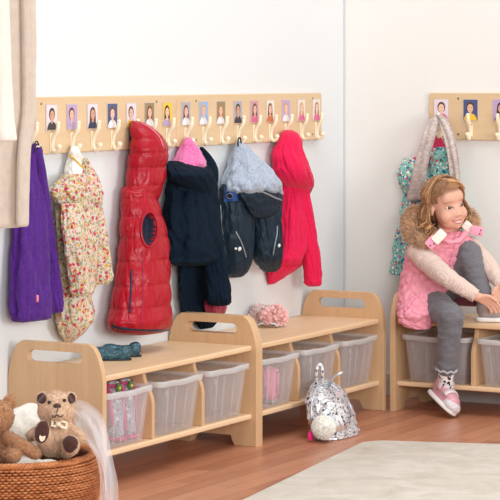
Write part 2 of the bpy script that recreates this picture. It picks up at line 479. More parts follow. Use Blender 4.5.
mk = [(-.006 + .006 * math.cos(a), 0, .005 * math.sin(a)) for a in np.linspace(0, 2 * PI, 15)[:-1]]
emb = join(tube([(x - .085, -TD + .0072, z + .140) for x, y, z in mk], .0012, 5, closed=True),
           tube([(-.097, -TD + .0085, .131), (-.091, -TD + .0090, .128), (-.085, -TD + .0085, .131)], .0012, 5))
obj('embossed_mark', emb, 'tray_rim', tray)
bay = (L - 2 * PT) / 3
first = [True]
def put_tray(bench, i, label, push=0.0):
    t = tray if first[0] else copy_tree(tray); first[0] = False
    x = PT + bay * (i + .5); loc = Vector((x * bench.scale[0], -.038 + push, .1125))
    Rz = Matrix.Rotation(bench.rotation_euler.z, 3, 'Z')
    t.location = Vector(bench.location) + Rz @ loc; t.rotation_euler.z = bench.rotation_euler.z
    t['label'] = label; t['category'] = 'tray'; t['group'] = 'translucent trays under the benches'; return t
put_tray(benchA, 0, 'translucent plastic tray holding the two pink patterned boots')
put_tray(benchA, 1, 'empty translucent tray in the middle bay of the bench under the blue shoes')
put_tray(benchA, 2, 'empty translucent tray under the blue shoes bench, farthest from the pink patterned boots')
put_tray(benchB, 0, 'translucent plastic tray holding the pink shoes, just left of the silver backpack')
put_tray(benchB, 1, 'empty translucent tray directly behind the silver backpack')
put_tray(benchB, 2, 'empty translucent tray in the corner bench bay nearest the girl')
put_tray(benchR, 0, 'translucent tray behind the dangling leg of the girl')
put_tray(benchR, 1, 'translucent tray under the foot that the girl rests on the bench, at the right edge')

# ------------------------------------------------------------------ coat rails
ZT, ZB, RTK = 1.2018, 1.0188, .018
SK = [(232, 184, 158), (214, 160, 130), (150, 100, 76), (238, 196, 172)]
HR = [(44, 30, 26), (92, 58, 38), (170, 118, 70), (206, 160, 104), (120, 66, 40)]
for i, c in enumerate(SK): plain('portrait_skin_%d' % i, c, .4)
for i, c in enumerate(HR): plain('portrait_hair_%d' % i, c, .4)
BGS = {'pale': (226, 214, 222), 'lilac': (190, 160, 200), 'blue': (70, 84, 130), 'olive': (150, 130, 96), 'grey': (176, 168, 172), 'sky': (150, 176, 214), 'cream': (232, 222, 206), 'rose': (206, 150, 160)}
CLO = {'white': (240, 238, 240), 'navy': (50, 54, 84), 'yellow': (240, 196, 50), 'pink': (224, 110, 150), 'dark': (62, 58, 60), 'orange': (206, 116, 70), 'lilacs': (186, 160, 196), 'teal': (70, 140, 140)}
for k, c in {**BGS, **CLO}.items(): plain('portrait_' + k, c, .4)
def disc(cx, cz, rx, rz, y, n=14, a0=0, a1=2 * PI):
    P = [(cx + rx * math.cos(a), y, cz + rz * math.sin(a)) for a in np.linspace(a0, a1, n + 1)]
    return ([(cx, y, cz)] + P, [(0, i + 1, i + 2) for i in range(n)])
def photo_card(rail, x, zc, spec):
    """one printed portrait card: local x along the rail, front at -y"""
    bg, cl, hair, skin, long = spec; w, h = .032, .042; y = -RTK
    card = box(x - w, x + w, y - .0025, y, zc - h, zc + h)
    o = obj('photo_card', card, 'card_edge', rail, smooth=False)
    f = y - .0027; dx = random.uniform(-.004, .004)
    parts = [(([(x - w * .93, f, zc - h * .95), (x + w * .93, f, zc - h * .95), (x + w * .93, f, zc + h * .95), (x - w * .93, f, zc + h * .95)], [(0, 1, 2, 3)]), 0),
             (disc(x + dx, zc + .010, .017, .021, f - .0002), 2)]
    if long: parts.append((([(x + dx - .017, f - .00025, zc + .01), (x + dx + .017, f - .00025, zc + .01), (x + dx + .019, f - .00025, zc - .022), (x + dx - .019, f - .00025, zc - .022)], [(0, 1, 2, 3)]), 2))
    parts += [(disc(x + dx, zc - h * .95, .0275, .027, f - .0004, 14, 0, PI), 1),
              (box(x + dx - .005, x + dx + .005, f - .0006, f - .0004, zc - .02, zc), 3),
              (disc(x + dx, zc + .006, .0125, .0165, f - .0008), 3)]
    for s in (-1, 1): parts.append((disc(x + dx + s * .005, zc + .009, .0018, .0015, f - .001, 8), 4))
    parts.append((disc(x + dx, zc - .002, .005, .0018, f - .001, 8), 5))
    V = []; Fc = []; idx = []
    for (v, fc), mi in parts:
        n = len(V); V += v; Fc += [tuple(i + n for i in q) for q in fc]; idx += [mi] * len(fc)
    obj('portrait', (V, Fc), ['portrait_' + bg, 'portrait_' + cl, 'portrait_hair_%d' % hair, 'portrait_skin_%d' % skin, 'portrait_hair_0', 'portrait_rose'], o, smooth=False, idx=idx)
def hook_meshes():
    """double cream hook seen from the side: long upper prong, short lower prong ending in a ball"""
    up = catmull([(0, -.004, -.030), (0, -.006, -.012), (0, -.012, .006), (0, -.022, .020), (0, -.027, .034), (0, -.028, .050)], 20)
    lo = catmull([(0, -.004, -.012), (0, -.006, -.028), (0, -.011, -.039), (0, -.020, -.042), (0, -.028, -.036), (0, -.031, -.028)], 18)
    r = [.0078 + .001 * math.sin(i / 19 * PI) for i in range(20)]; r[-1] = .007
    plate = prism(rrect(-.009, .009, -.045, .020, .008, 5), 0, .004, lambda u, v, t: (u, -t, v), bev=.001)
    sc1 = ell((.006, -.0045, .012), (.003, .002, .003), 10, 6), ell((.006, -.0045, -.036), (.003, .002, .003), 10, 6)
    return join(tube(up, r, 10, flat=.75, up=(0, 1, 0)), tube(lo, [.0065] * 18, 10), ell((0, -.031, -.026), .009, 12, 8), ell((0, -.028, .050), (.008, .007, .007), 12, 8), plate), sc1
HK, HS = hook_meshes()
HOOKZ = 1.067
hp = [None]
def add_hook(rail, x, top=HOOKZ):
    off = Vector((x, -RTK, top))
    if hp[0] is None:
        o = obj('hook', HK, 'hook_cream', rail); [obj('screw', h, 'screw_steel', o) for h in HS]; hp[0] = o
    else:
        o = hp[0].copy(); C.objects.link(o); o.parent = rail
        for ch in hp[0].children: c = ch.copy(); C.objects.link(c); c.parent = o
    o.location = off; return o
def build_rail(label, loc, rz, x1, hooks, specs, holes, rl, rr):
    t = thing('coat_rail', label, 'coat rail', (0, 0, 0), 0, 'coat rails on the walls')
    out = rrect(0, x1, ZB, ZT, .014, 6)
    if not rl: out = [(0, ZT), (0, ZB)] + [p for p in out if p[0] > .1]
    if not rl: out = [(x1 - .014 + .014 * math.cos(a), ZT - .014 + .014 * math.sin(a)) for a in np.linspace(0, PI / 2, 7)] + [(0.003, ZT), (0, ZT - .003), (0, ZB + .003), (.003, ZB)] + [(x1 - .014 + .014 * math.cos(a), ZB + .014 + .014 * math.sin(a)) for a in np.linspace(-PI / 2, 0, 7)]
    obj('board', prism(out, 0, RTK - .0005, lambda u, v, w: (u, -w - .0005, v), bev=.003), 'beech_rail', t, smooth=False)
    for x in holes:
        for z in (ZT - .022, ZB + .022): obj('screw', ell((x, -RTK, z), (.0045, .0018, .0045), 10, 6), 'screw_steel', t)
    for x, s in zip(hooks, specs):
        photo_card(t, x, ZT - .066, s); add_hook(t, x)
    t.location = loc; t.rotation_euler.z = rz; return t
rnd_spec = [('pale', 'dark', 0, 1, 0), ('lilac', 'lilacs', 1, 0, 0), ('pale', 'navy', 1, 1, 1), ('blue', 'white', 4, 3, 0), ('pale', 'yellow', 1, 0, 0), ('olive', 'white', 4, 0, 1), ('yellow', 'lilacs', 0, 3, 1)]
hx1 = [-2.359, -2.239, -2.119, -2.000, -1.878, -1.756, -1.636, -1.519, -1.400]
build_rail('wooden coat rail the purple, floral and red coats hang from, left section', (-2.45, 0, 0), 0, 1.1135, [x + 2.45 for x in hx1],
           [('pale', 'teal', 2, 0, 0), ('grey', 'pink', 1, 0, 1)] + rnd_spec, [.275, 1.01 - .03], True, True)
hx2 = [-1.2738 + .1243 * i for i in range(9)]
build_rail('wooden coat rail next to the corner, holding the hot pink hoodie', (-1.3345, 0, 0), 0, 1.106, [x + 1.3345 for x in hx2],
           [('grey', 'white', 1, 0, 1), ('sky', 'white', 3, 0, 0), ('olive', 'white', 2, 0, 1), ('grey', 'dark', 0, 1, 0), ('rose', 'pink', 1, 0, 1), ('cream', 'orange', 4, 0, 1), ('lilac', 'white', 3, 3, 0), ('cream', 'pink', 3, 3, 1), ('cream', 'pink', 2, 3, 1)], [.135, 1.03], True, True)
build_rail('wooden coat rail on the right wall above the girl', (0, -.381, 0), -PI / 2, 1.106, [.054 + .1243 * i for i in range(9)][:3],
           [('pale', 'pink', 1, 3, 0), ('blue', 'yellow', 1, 0, 0), ('lilac', 'navy', 0, 1, 1)], [.125], True, True)
# ------------------------------------------------------------------ hanging garments
fabric('purple_fleece', (78, 34, 122), .95, .12, 90, .35, .006, .1)
floral('floral_cotton', (208, 196, 174), [((150, 156, 100), 1.3, .36), ((214, 166, 76), 1.1, .32), ((124, 146, 146), 1.6, .28), ((196, 54, 84), .9, .29), ((226, 130, 140), 1.5, .24), ((140, 40, 64), 1.8, .18)], 56)
fabric('white_lining', (232, 230, 222), .8, .05, 30); fabric('mustard_trim', (224, 174, 60), .8)
m, nt, b = base('red_nylon', (168, 4, 30), .34, spec=.3, coat=.08)
v = coords(nt, (1, 1, 1)); bump(nt, b, noise_n(nt, v, 38, 4, .6, .6), .35, .008)
fabric('navy_lining', (26, 30, 52), .6); fabric('navy_wool', (15, 28, 42), .95, .2, 120, .3, .004, 0); M['navy_wool'].node_tree.nodes['Principled BSDF'].inputs['Specular IOR Level'].default_value = .12
fabric('pink_fleece', (222, 106, 164), .95, .12, 130, .6, .006, .4); fabric('crimson_satin', (150, 34, 66), .4)
m, nt, b = base('navy_nylon', (18, 40, 56), .5, spec=.3); bump(nt, b, noise_n(nt, coords(nt), 40, 4, .6, .5), .3, .008)
fabric('grey_marl', (160, 170, 186), .9, .16, 190, .3, .003, .3, (1, 1, .6)); plain('royal_blue', (30, 78, 150), .5)
fabric('hot_pink_fleece', (222, 24, 76), .95, .05, 140, .25, .003, .1)
plain('white_plastic', (240, 240, 238), .3); plain('zip_grey', (150, 158, 164), .4, .4); plain('black_cord', (24, 24, 30), .6)
plain('label_pink', (232, 130, 150), .6); plain('navy_zip', (24, 26, 70), .5)
fabric('beige_cloth', (206, 191, 176), .85, .03, 40, .15, .004, .2); fabric('cream_cloth', (228, 222, 210), .85, .03, 40, .15, .004, .2)
fabric('taupe_cloth', (178, 156, 148), .85, .04, 40)
floral('teal_floral', (126, 196, 190), [((30, 110, 140), 1.2, .34), ((236, 240, 236), 1.3, .3), ((220, 70, 110), 1.0, .26), ((240, 200, 90), 1.7, .22), ((30, 60, 110), 1.5, .22)], 48)
fabric('raspberry_cloth', (212, 56, 98), .8); m, nt, b = base('oatmeal_knit', (214, 200, 192), .95, spec=.15, sheen=.3)
v = coords(nt, (1, 1, 3)); f = noise_n(nt, v, 46, 5, .7)
nt.links.new(ramp(nt, f, [(.35, (178, 160, 154)), (.6, (214, 200, 192)), (.8, (230, 220, 212))]), b.inputs['Base Color']); bump(nt, b, f, .6, .008)

def garment(name, label, cat, px, py, off=.05, wall='Y'):
    p = onY(px, py, -off) if wall == 'Y' else onX(px, py, -off)
    return thing(name, label, cat, tuple(p), 0)
def seam(name, o, pix, r, mat, parent, n=16, lift=.001, flat=.6):
    P = on_surface(bvh_of(o), pix, n, lift)
    if len(P) < 2: print('seam miss', name); return None
    return obj(name, tube(P, r, 6), mat, parent)
def stud(name, o, px, py, r, mat, parent):
    p, n = hit(bvh_of(o), px, py, .001)
    if p is None: print('stud miss', name); return None
    q = Vector(n).to_track_quat('Z', 'Y').to_matrix()
    return obj(name, ell(p, (r, r, r * .45), 14, 8, q), mat, parent)
def loop_at(hx, hz, hy, parent, mat, r=.0022):
    P = [(hx + .012 * math.cos(a), hy, hz + .020 * math.sin(a) - .012) for a in np.linspace(0, 2 * PI, 17)[:-1]]
    return obj('hanging_loop', tube(P, r, 6, closed=True), mat, parent)

# --- purple fleece coat
t = garment('fleece_coat', 'plain purple fleece coat hanging beside the beige drape', 'coat', 36, 146)
b1 = obj('body', loft([(143.5, 31, 37, .8, .020), (150, 28, 40, .7), (160, 25, 42, .6), (178, 22, 44, .5), (200, 19, 47, .45), (230, 16, 49), (260, 14, 50), (285, 13, 51), (305, 12.5, 51.5), (317, 13, 51), (320, 16, 48)],
     folds=[(5, .07, .6, 1.2, .1), (9, .035, 2, -2, .2)], wob=.10, seed=1), 'purple_fleece', t)
obj('sleeve', loft([(147, 37, 41, .8, .05), (160, 36, 44, .8, .05), (190, 38, 49, .8, .05), (220, 40, 53, .9, .05), (250, 42, 57, 1.0, .055), (280, 43, 61, 1.0, .055), (300, 43, 63, 1.0, .055), (310, 44, 63, 1.0, .055), (313, 47, 60, 1.0, .06)],
     folds=[(4, .05, .3, 1, .2)], wob=.12, seed=2), 'purple_fleece', t)
seam('care_label', b1, [(36.5, 295), (36.7, 302)], .005, 'label_pink', t, 4, .002)
loop_at(onY(36, 150, -.05)[0], onY(36, 150, -.05)[2] + .02, -.052, t, 'black_cord')

# --- floral coat
t = garment('hooded_coat', 'cream floral print hooded coat with white hood lining', 'coat', 74, 146)
obj('hood_lining', loft([(146, 71, 77, .7, .030), (152, 69.5, 80, .7, .028), (160, 68, 84, .65), (170, 66, 87, .6), (177, 66, 88, .6), (180, 68, 87, .6)], folds=[(5, .08, 1, 2, .1)], wob=.08, seed=3), 'white_lining', t)
lo = t.children[0]
seam('trim', lo, [(70, 155), (74, 159), (79, 164), (83, 168)], .0035, 'mustard_trim', t, 10, .001)
seam('trim', lo, [(67, 176), (72, 176.5), (80, 176.5)], .0035, 'mustard_trim', t, 8, .001)
obj('hood', join(loft([(158, 84, 87, .8, .07), (165, 82, 91, .8, .06), (175, 80, 97, .7, .05), (186, 78, 101, .7, .05), (196, 78, 102.5, .7, .05), (204, 80, 102, .7, .05), (208, 86, 100, .7, .05)], wob=.1, seed=4, m=40),
     loft([(174, 64, 86, .6, .04), (180, 58, 90, .55, .03), (187, 51, 93, .5, .02), (194, 52, 95, .5, .02), (202, 57, 95, .5, .03), (209, 66, 95, .5, .05), (214, 78, 92, .5, .07)], folds=[(4, .05, 1, 2, 0)], wob=.1, seed=5, m=40)), 'floral_cotton', t)
obj('body', loft([(196, 62, 97, .4), (206, 57, 100, .45), (220, 55, 101, .5), (240, 55, 102, .5), (262, 57, 101, .5), (285, 58, 96, .5), (300, 57, 91.5, .5), (316, 57, 93.5, .5), (324, 58, 92, .5), (333, 60, 85, .5), (340, 64, 76, .5), (343, 67, 72, .5)],
     folds=[(6, .05, 1, 1.5, .1), (3, .05, 0, 3, .1)], wob=.10, seed=6), 'floral_cotton', t)
obj('sleeve', loft([(200, 89, 101, .8, .06), (215, 89, 104, .8, .07), (235, 90, 107, .8, .08), (255, 91, 110, .8, .08), (270, 92, 112.5, .8, .08), (279, 92.5, 113, .8, .08), (284, 94, 109, .8, .085)], folds=[(4, .05, 0, 2, .1)], wob=.14, seed=7), 'floral_cotton', t)
obj('sleeve', loft([(203, 62, 82, .5, .08), (220, 62, 83, .55, .10), (240, 64, 85, .6, .11), (262, 67, 88, .6, .11), (280, 70, 91, .6, .11), (291, 72, 92.5, .6, .11), (295, 76, 91, .6, .115)], folds=[(4, .06, 2, 2, .1)], wob=.14, seed=8), 'floral_cotton', t)

# --- red padded gilet
t = garment('padded_gilet', 'glossy red quilted gilet with a hood and navy armhole', 'gilet', 133, 122)
zs = [onY(140, y, -.15)[2] for y in (160, 180, 200, 218, 240, 263, 287, 309, 331)][::-1]
def quilts(z, ph):
    for a, c in zip(zs[:-1], zs[1:]):
        if a <= z < c: return .075 * (math.sin(PI * (z - a) / (c - a)) ** .5) - .055 + .02 * noise.noise(Vector((math.cos(ph) * 2, math.sin(ph) * 2, z * 12))) + .012 * noise.noise(Vector((math.cos(ph) * 5, math.sin(ph) * 5, z * 40)))
    return -.03
hz = [onY(145, y, -.1)[2] for y in (121, 139, 153, 168, 186, 205)][::-1]
def hquilt(z, ph):
    for a, c in zip(hz[:-1], hz[1:]):
        if a <= z < c: return .085 * (math.sin(PI * (z - a) / (c - a)) ** .45) - .07 + .01 * noise.noise(Vector((math.cos(ph) * 6, math.sin(ph) * 6, z * 50)))
    return -.03
hd = obj('hood', loft([(121, 130, 138, .8, .02), (124, 129.5, 146, .8, .02), (129, 129, 153, .75, .02), (138, 128.5, 161.5, .7), (150, 128, 165.5, .65), (165, 127.5, 166.5, .6), (180, 126.5, 165, .6), (192, 124, 161, .55), (203, 123, 156, .5), (210, 128, 150, .5)], quilt=hquilt, n=110, m=120, wob=.04, crease=.025, cf=1.5, seed=9), 'red_nylon', t)
bd = obj('body', loft([(186, 124, 155, .5), (192, 121.5, 156, .6), (200, 121, 157, .65), (212, 121, 161, .65), (224, 120.5, 164.5, .65), (240, 120, 168.5, .62), (255, 118.5, 169, .6), (270, 117, 170, .6), (290, 114, 171, .58), (310, 110.5, 171.5, .55), (320, 108.5, 171.5, .55), (328, 111, 171, .55), (332, 122, 169, .5)], quilt=quilts, n=150, m=190, wob=.04, crease=.022, cf=1.6, seed=10), 'red_nylon', t)
bv = bvh_of(bd)
ring = [(149 + 8.3 * math.cos(a), 229.5 + 17.5 * math.sin(a)) for a in np.linspace(0, 2 * PI, 33)[:-1]]
RP = [hit(bv, x, y, .001)[0] for x, y in ring]; nn = hit(bv, 149, 229, 0)[1]
def in_ring(P):
    x, y = proj(P); return ((x - 149) / 8.3) ** 2 + ((y - 229.5) / 17.5) ** 2
off = Vector(t.location); bd.data.materials.append(M['navy_lining'])
bd.data.materials[0] = M['red_nylon']
for f in bd.data.polygons:
    if in_ring(np.array(f.center + off)) < .9 and f.normal.dot(Vector(nn)) > .1: f.material_index = 1
for v_ in bd.data.vertices:
    e = in_ring(np.array(v_.co + off))
    if e < 1.0 and v_.normal.dot(Vector(nn)) > 0: v_.co -= Vector(nn) * .035 * min(1, (1 - e) * 3)
bd.data.update()
obj('armhole_edge', tube(RP, .0045, 8, closed=True), 'red_nylon', t)
obj('zip', tube(on_surface(bv, [(131.5, 270), (131.2, 285), (130.5, 300), (129.5, 313)], 14, .001), .0035, 6), 'navy_zip', t)
obj('hem', tube(on_surface(bv, [(112, 326), (122, 328.5), (140, 330), (160, 330.5), (169, 330)], 20, -.002), .006, 8), 'navy_lining', t)
obj('side_seam', tube(on_surface(bv, [(143, 250), (143, 275), (142.5, 300), (142, 327)], 24, .0), .0018, 6), 'crimson_satin', t)
obj('hood_trim', tube(on_surface(bvh_of(hd), [(140, 122.5), (150, 128), (159, 137), (163.5, 148)], 14, .001), .0022, 6), 'label_pink', t)
obj('collar_lining', loft([(123, 126.5, 131, .8, .012), (130, 126, 131, .8, .012), (140, 126, 130, .8, .012), (146, 127, 129, .8, .012)], m=20, n=20), 'navy_lining', t)

# --- navy wool coat with pink hood lining
t = garment('hooded_coat', 'navy hooded coat with a bright pink fleece hood lining', 'coat', 187, 140)
obj('hood_lining', loft([(137.5, 186, 190.5, .8, .028), (142, 183, 194, .75, .026), (150, 179, 200, .7), (158, 175, 204, .65), (165, 172, 206, .6), (171, 178, 206, .6), (174, 188, 205, .6)], folds=[(5, .06, 2, 2, .1)], wob=.09, seed=11), 'pink_fleece', t)
obj('hood', join(loft([(147, 200, 203, .8, .06), (152, 199, 208, .8, .05), (160, 199, 214, .7, .04), (170, 198, 218, .7, .04), (182, 196, 218, .7, .04), (190, 196, 216, .7, .04), (198, 200, 211, .7, .04), (202, 203, 208, .7, .05)], m=40, wob=.06, seed=12),
     loft([(161, 168, 178, .5, .05), (165, 166.5, 190, .45, .05), (169, 166.5, 205, .42, .06), (174, 168, 212, .42, .07), (180, 172, 214, .42, .07), (188, 184, 214, .45, .08), (196, 193, 212, .5, .09), (201, 199, 208, .5, .10)], m=40, wob=.06, seed=13)), 'navy_wool', t)
obj('body', loft([(166, 170, 208, .4), (172, 168, 212, .45), (182, 167, 215, .48), (200, 165.5, 217, .48), (220, 164.5, 219, .48), (240, 164.5, 222, .48), (255, 166.5, 224, .46), (261, 168.5, 225, .45), (264, 180, 222, .45)],
     folds=[(6, .05, 1, 1, .15), (10, .02, 0, 0, .1)], wob=.07, seed=14), 'navy_wool', t)
obj('sleeve', loft([(200, 199, 217, .8, .08), (225, 201, 221, .8, .09), (250, 203, 225, .8, .09), (275, 205, 229, .8, .09), (293, 206, 231.5, .8, .09), (302, 207, 231, .8, .09), (305, 211, 229, .8, .1)], folds=[(4, .07, 2, 1.5, .1)], wob=.10, seed=15), 'navy_wool', t)
obj('sleeve', loft([(240, 178, 203, .3, .01), (262, 178, 208, .3, .01), (285, 179, 209, .3, .008), (303, 181, 209, .3, .006), (313, 183, 209, .3, .006), (316, 188, 205, .3, .006)], folds=[(4, .07, 0, 1.5, .1)], wob=.10, seed=16), 'navy_wool', t)
obj('hem_lining', loft([(298, 205, 225, .5, .06), (306, 205, 226.5, .5, .06), (313, 208, 225, .5, .06), (315, 212, 222, .5, .06)], m=24, folds=[(5, .08, 0, 2, 0)]), 'crimson_satin', t)
obj('tail', loft([(295, 190, 225, .3, .006), (310, 194, 224, .3, .006), (322, 197, 218, .3, .006), (328, 200, 213, .3, .006)], m=24), 'navy_wool', t)

# --- navy jacket with grey marl hood lining
t = garment('hooded_jacket', 'short navy jacket with a pale grey hood lining and white zips', 'jacket', 238, 142)
obj('hood_lining', loft([(141.5, 236.5, 241, .8, .030), (146, 234.5, 247, .75, .026), (154, 231.5, 255, .7), (164, 228, 266, .62), (174, 225, 274, .58), (184, 222.5, 280, .54), (192, 226, 281.5, .5), (199, 245, 281, .5), (202, 262, 279, .5)], folds=[(6, .05, 1, 2.5, .1), (3, .05, 2, 2, .1)], wob=.08, crease=.11, seed=17), 'grey_marl', t)
hj = obj('hood', loft([(184, 235, 254, .3, .08), (188, 236, 272, .3, .08), (193, 238, 281, .32, .08), (200, 241, 282.5, .34, .08), (207, 245, 282, .34, .085), (213, 248, 279, .34, .09), (217, 252.5, 273, .34, .10), (218.5, 257, 269, .34, .10)], m=50, wob=.06, seed=18), 'navy_nylon', t)
seam('hood_edge', t.children[0], [(224, 188), (236, 189), (248, 190), (262, 193), (273, 197.5), (280, 200)], .0035, 'zip_grey', t, 24, .006)
bl = obj('body', loft([(184, 222, 242, .5, .04), (190, 220, 250, .55, .03), (200, 219, 253, .6), (215, 219.5, 254, .6), (235, 221, 254.5, .6), (252, 223.5, 254, .6), (264, 225, 252, .6), (272, 226, 248, .6), (277, 228, 242, .6)], folds=[(5, .03, 0, 2, .1)], wob=.08, seed=19), 'navy_nylon', t)
br = obj('sleeve', loft([(198, 250, 282, .7, .05), (212, 250, 282, .7, .05), (230, 251, 282.5, .7, .05), (248, 252, 283, .7, .05), (259, 254, 282.5, .7, .05), (267, 259, 280.5, .7, .05), (271.5, 264, 277, .7, .06)], folds=[(5, .03, 2, 2, .1)], wob=.08, seed=20), 'navy_nylon', t)
bv = bvh_of(bl)
pt = [hit(bv, 224.5 + 13 * u, 187.5 + 14.5 * v2 - 1.5 * u, .003)[0] for v2 in np.linspace(0, 1, 7) for u in np.linspace(0, 1, 7)]
obj('shoulder_patch', (pt, [(r * 7 + c, r * 7 + c + 1, r * 7 + c + 8, r * 7 + c + 7) for r in range(6) for c in range(6)]), 'royal_blue', t)
p, n = hit(bv, 230, 195, .005); q = Vector(n).to_track_quat('Z', 'Y').to_matrix()
circ = [p + np.array(q @ Vector((.011 * math.cos(a), .011 * math.sin(a), 0))) for a in np.linspace(0, 2 * PI, 19)[:-1]]
bg = obj('badge', ell(p, (.013, .013, .002), 18, 6, q), 'navy_lining', t)
obj('ring', tube([c + n * .002 for c in circ], .0012, 6, closed=True), 'zip_grey', bg)
obj('zip', tube(on_surface(bv, [(235.5, 231.5), (238, 236), (240.5, 241), (243, 246.5), (245, 253), (246, 257)], 16, .001), .003, 6), 'zip_grey', t)
obj('zip', tube(on_surface(bvh_of(br), [(277, 226), (276.8, 234), (275, 243), (273, 255)], 16, .001), .003, 6), 'zip_grey', t)
stud('button', bl, 239.5, 248.8, .0085, 'white_plastic', t); stud('button', bl, 235.8, 248.5, .005, 'white_plastic', t); stud('button', br, 279, 245.5, .007, 'white_plastic', t)
seam('trim', bl, [(220.5, 205), (222, 225), (224.5, 250), (227, 270)], .002, 'zip_grey', t, 20, -.001)
loop_at(onY(239, 143, -.05)[0], onY(239, 143, -.05)[2] + .012, -.052, t, 'black_cord', .003)

# --- hot pink hoodie
t = garment('fleece_hoodie', 'hot pink fleece hoodie hanging at the corner end of the rail', 'hoodie', 288, 131)
obj('hood', loft([(130, 285, 292, .8, .024), (133, 281, 297, .75, .022), (140, 276.5, 300, .7), (150, 273.5, 303.5, .65), (160, 272.5, 307.5, .6), (172, 274, 312.5, .58), (183, 280, 315, .55), (190, 290, 313, .55), (195, 300, 310, .55)], folds=[(3, .04, 0, 2, 0)], wob=.07, seed=21), 'hot_pink_fleece', t)
obj('body', loft([(180, 283, 306, .4), (190, 281, 308, .45), (205, 280.5, 309, .5), (225, 280, 310, .5), (245, 279, 308, .5), (258, 276, 304, .5), (264, 278, 302, .5)], folds=[(5, .07, 1, 1.5, .1)], wob=.06, seed=22), 'hot_pink_fleece', t)
obj('sleeve', loft([(186, 298, 308, .8, .05), (205, 298, 312, .8, .06), (230, 300, 316, .8, .06), (255, 302, 320, .8, .06), (275, 303.5, 322, .8, .06), (283, 304, 322, .8, .06), (286, 307, 320, .8, .065)], folds=[(4, .06, 0, 1.5, .1)], wob=.08, seed=23), 'hot_pink_fleece', t)
obj('sleeve', loft([(235, 277, 294, .3, .004), (250, 273, 302, .25, .004), (262, 268.5, 305, .22, .004), (268, 268, 302, .22, .004), (276, 268, 289, .2, .004), (284, 268.5, 275, .2, .004)], folds=[(4, .04, 0, 2, .1)], wob=.08, seed=24), 'hot_pink_fleece', t)

# --- drapes at the left edge
t = garment('drape', 'long beige fabric drape hanging at the left edge of the photo', 'drape', 20, 10, .25)
GP = .13
obj('panel', loft([(-25, -14, 32, .5, GP), (0, -14, 33, .5, GP), (60, -13, 33, .5, GP), (120, -13, 32, .5, GP), (150, -13, 28, .5, GP), (190, -13, 28, .5, GP), (222, -13, 28, .5, GP), (228, -12, 27, .5, GP)][:4] + [(150, -13, 28, .5, GP), (200, -13, 26, .5, GP), (222, -13, 26, .5, GP), (227, -12, 25, .5, GP)],
     folds=[(7, .07, 1.0, .5, 0), (4, .05, 0, -.6, 0)], wob=.03, crease=.02, seed=25), 'beige_cloth', t)
obj('panel', loft([(-25, 19, 34.5, .9, GP + .1), (0, 20, 35.5, .9, GP + .1), (60, 21, 36, .9, GP + .1), (110, 21, 35, .9, GP + .1), (155, 17, 29, .9, GP + .1), (218, 16, 27.5, .9, GP + .1), (226, 17, 26.5, .9, GP + .1)], folds=[(4, .06, 1.0, .5, 0)], wob=.03, crease=.02, seed=27), 'beige_cloth', t)
t2 = garment('drape', 'short cream cloth hanging in front of the long beige drape', 'drape', 2, 10, .45)
obj('panel', loft([(-25, -14, 8, .8, .42), (0, -14, 8.5, .8, .42), (60, -13, 10.5, .8, .42), (110, -12, 13, .8, .42), (137, -12, 16, .8, .42), (141, -10, 14.5, .8, .42)], folds=[(5, .05, .4, .5, 0)], wob=.03, crease=.02, seed=26), 'cream_cloth', t2)

# --- right wall: patterned coat and knitted scarf on one hook
t = garment('patterned_coat', 'teal floral coat with raspberry pink lining hanging behind the girl', 'coat', 437, 138, .04, 'X')
obj('lining', loft([(135, 435, 440, .8, .02), (139, 432.5, 443, .7), (146, 430, 446, .6), (154, 420, 448, .55), (160, 412, 447, .4), (165, 409, 444, .3), (170, 409, 440, .2)], wall='X', folds=[(4, .06, 0, 2, .1)], wob=.08, seed=30), 'raspberry_cloth', t)
obj('hood', join(loft([(147, 438, 447, .5, .05), (150, 432, 452, .45, .05), (156, 430, 455, .4, .05), (162, 430, 452, .4, .05), (174, 430, 451, .4, .05), (190, 431, 451, .4, .04)], wall='X', m=40, wob=.08, seed=31),
     loft([(158, 404, 412, .6, .05), (164, 402, 420, .55, .05), (172, 398, 424, .5, .05), (182, 399, 428, .5, .05), (194, 404, 432, .5, .04)], wall='X', m=40, wob=.08, seed=32)), 'teal_floral', t)
obj('body', loft([(166, 414, 450, .3, .012), (185, 406, 453, .32, .012), (200, 404, 458, .35), (225, 400, 462, .35), (250, 396, 464, .32), (270, 392.5, 464, .3), (276, 393, 462, .3)], wall='X', folds=[(5, .05, 0, 2, .1)], wob=.06, seed=33), 'teal_floral', t)
t = thing('knitted_scarf', 'long oatmeal knitted scarf looped over the right wall hook', 'scarf', tuple(onX(438, 116, -.05)))
def strip(pix, half, dep):
    P = [onX(x, y, -d) for (x, y), d in zip(pix, dep)]; P = catmull(P, 40); H = np.interp(np.linspace(0, 1, 40), np.linspace(0, 1, len(half)), half)
    V = []; Fc = []; n = 24
    for i, (p, h) in enumerate(zip(P, H)):
        k = scale_at(p); w = h / k / .874
        for j in range(n):
            a = 2 * PI * j / n
            V.append((p[0] + .014 * math.sin(a) + .006 * math.sin(j * 1.3 + i * .11), p[1] + w * math.copysign(abs(math.cos(a)) ** .8, math.cos(a)), p[2] + .004 * math.sin(3 * a + i * .2)))
    for i in range(39):
        for j in range(n): Fc.append((i * n + j, i * n + (j + 1) % n, (i + 1) * n + (j + 1) % n, (i + 1) * n + j))
    Fc += [tuple(range(n)), tuple(39 * n + j for j in range(n))]
    return V, Fc
obj('front_end', strip([(438, 115), (434.5, 120), (430, 134), (425, 150), (420.5, 168), (417, 186), (415, 200)], [1.5, 4, 5, 5.8, 6.8, 7.5, 8], [.055, .080, .12, .130, .128, .118, .112]), 'oatmeal_knit', t)
obj('back_end', strip([(438, 115), (443, 120), (448.5, 134), (452, 150), (454.5, 170), (456, 192), (457, 210)], [1.5, 4, 4.8, 5, 4.6, 4.6, 4.6], [.055, .075, .105, .115, .115, .11, .105]), 'oatmeal_knit', t)
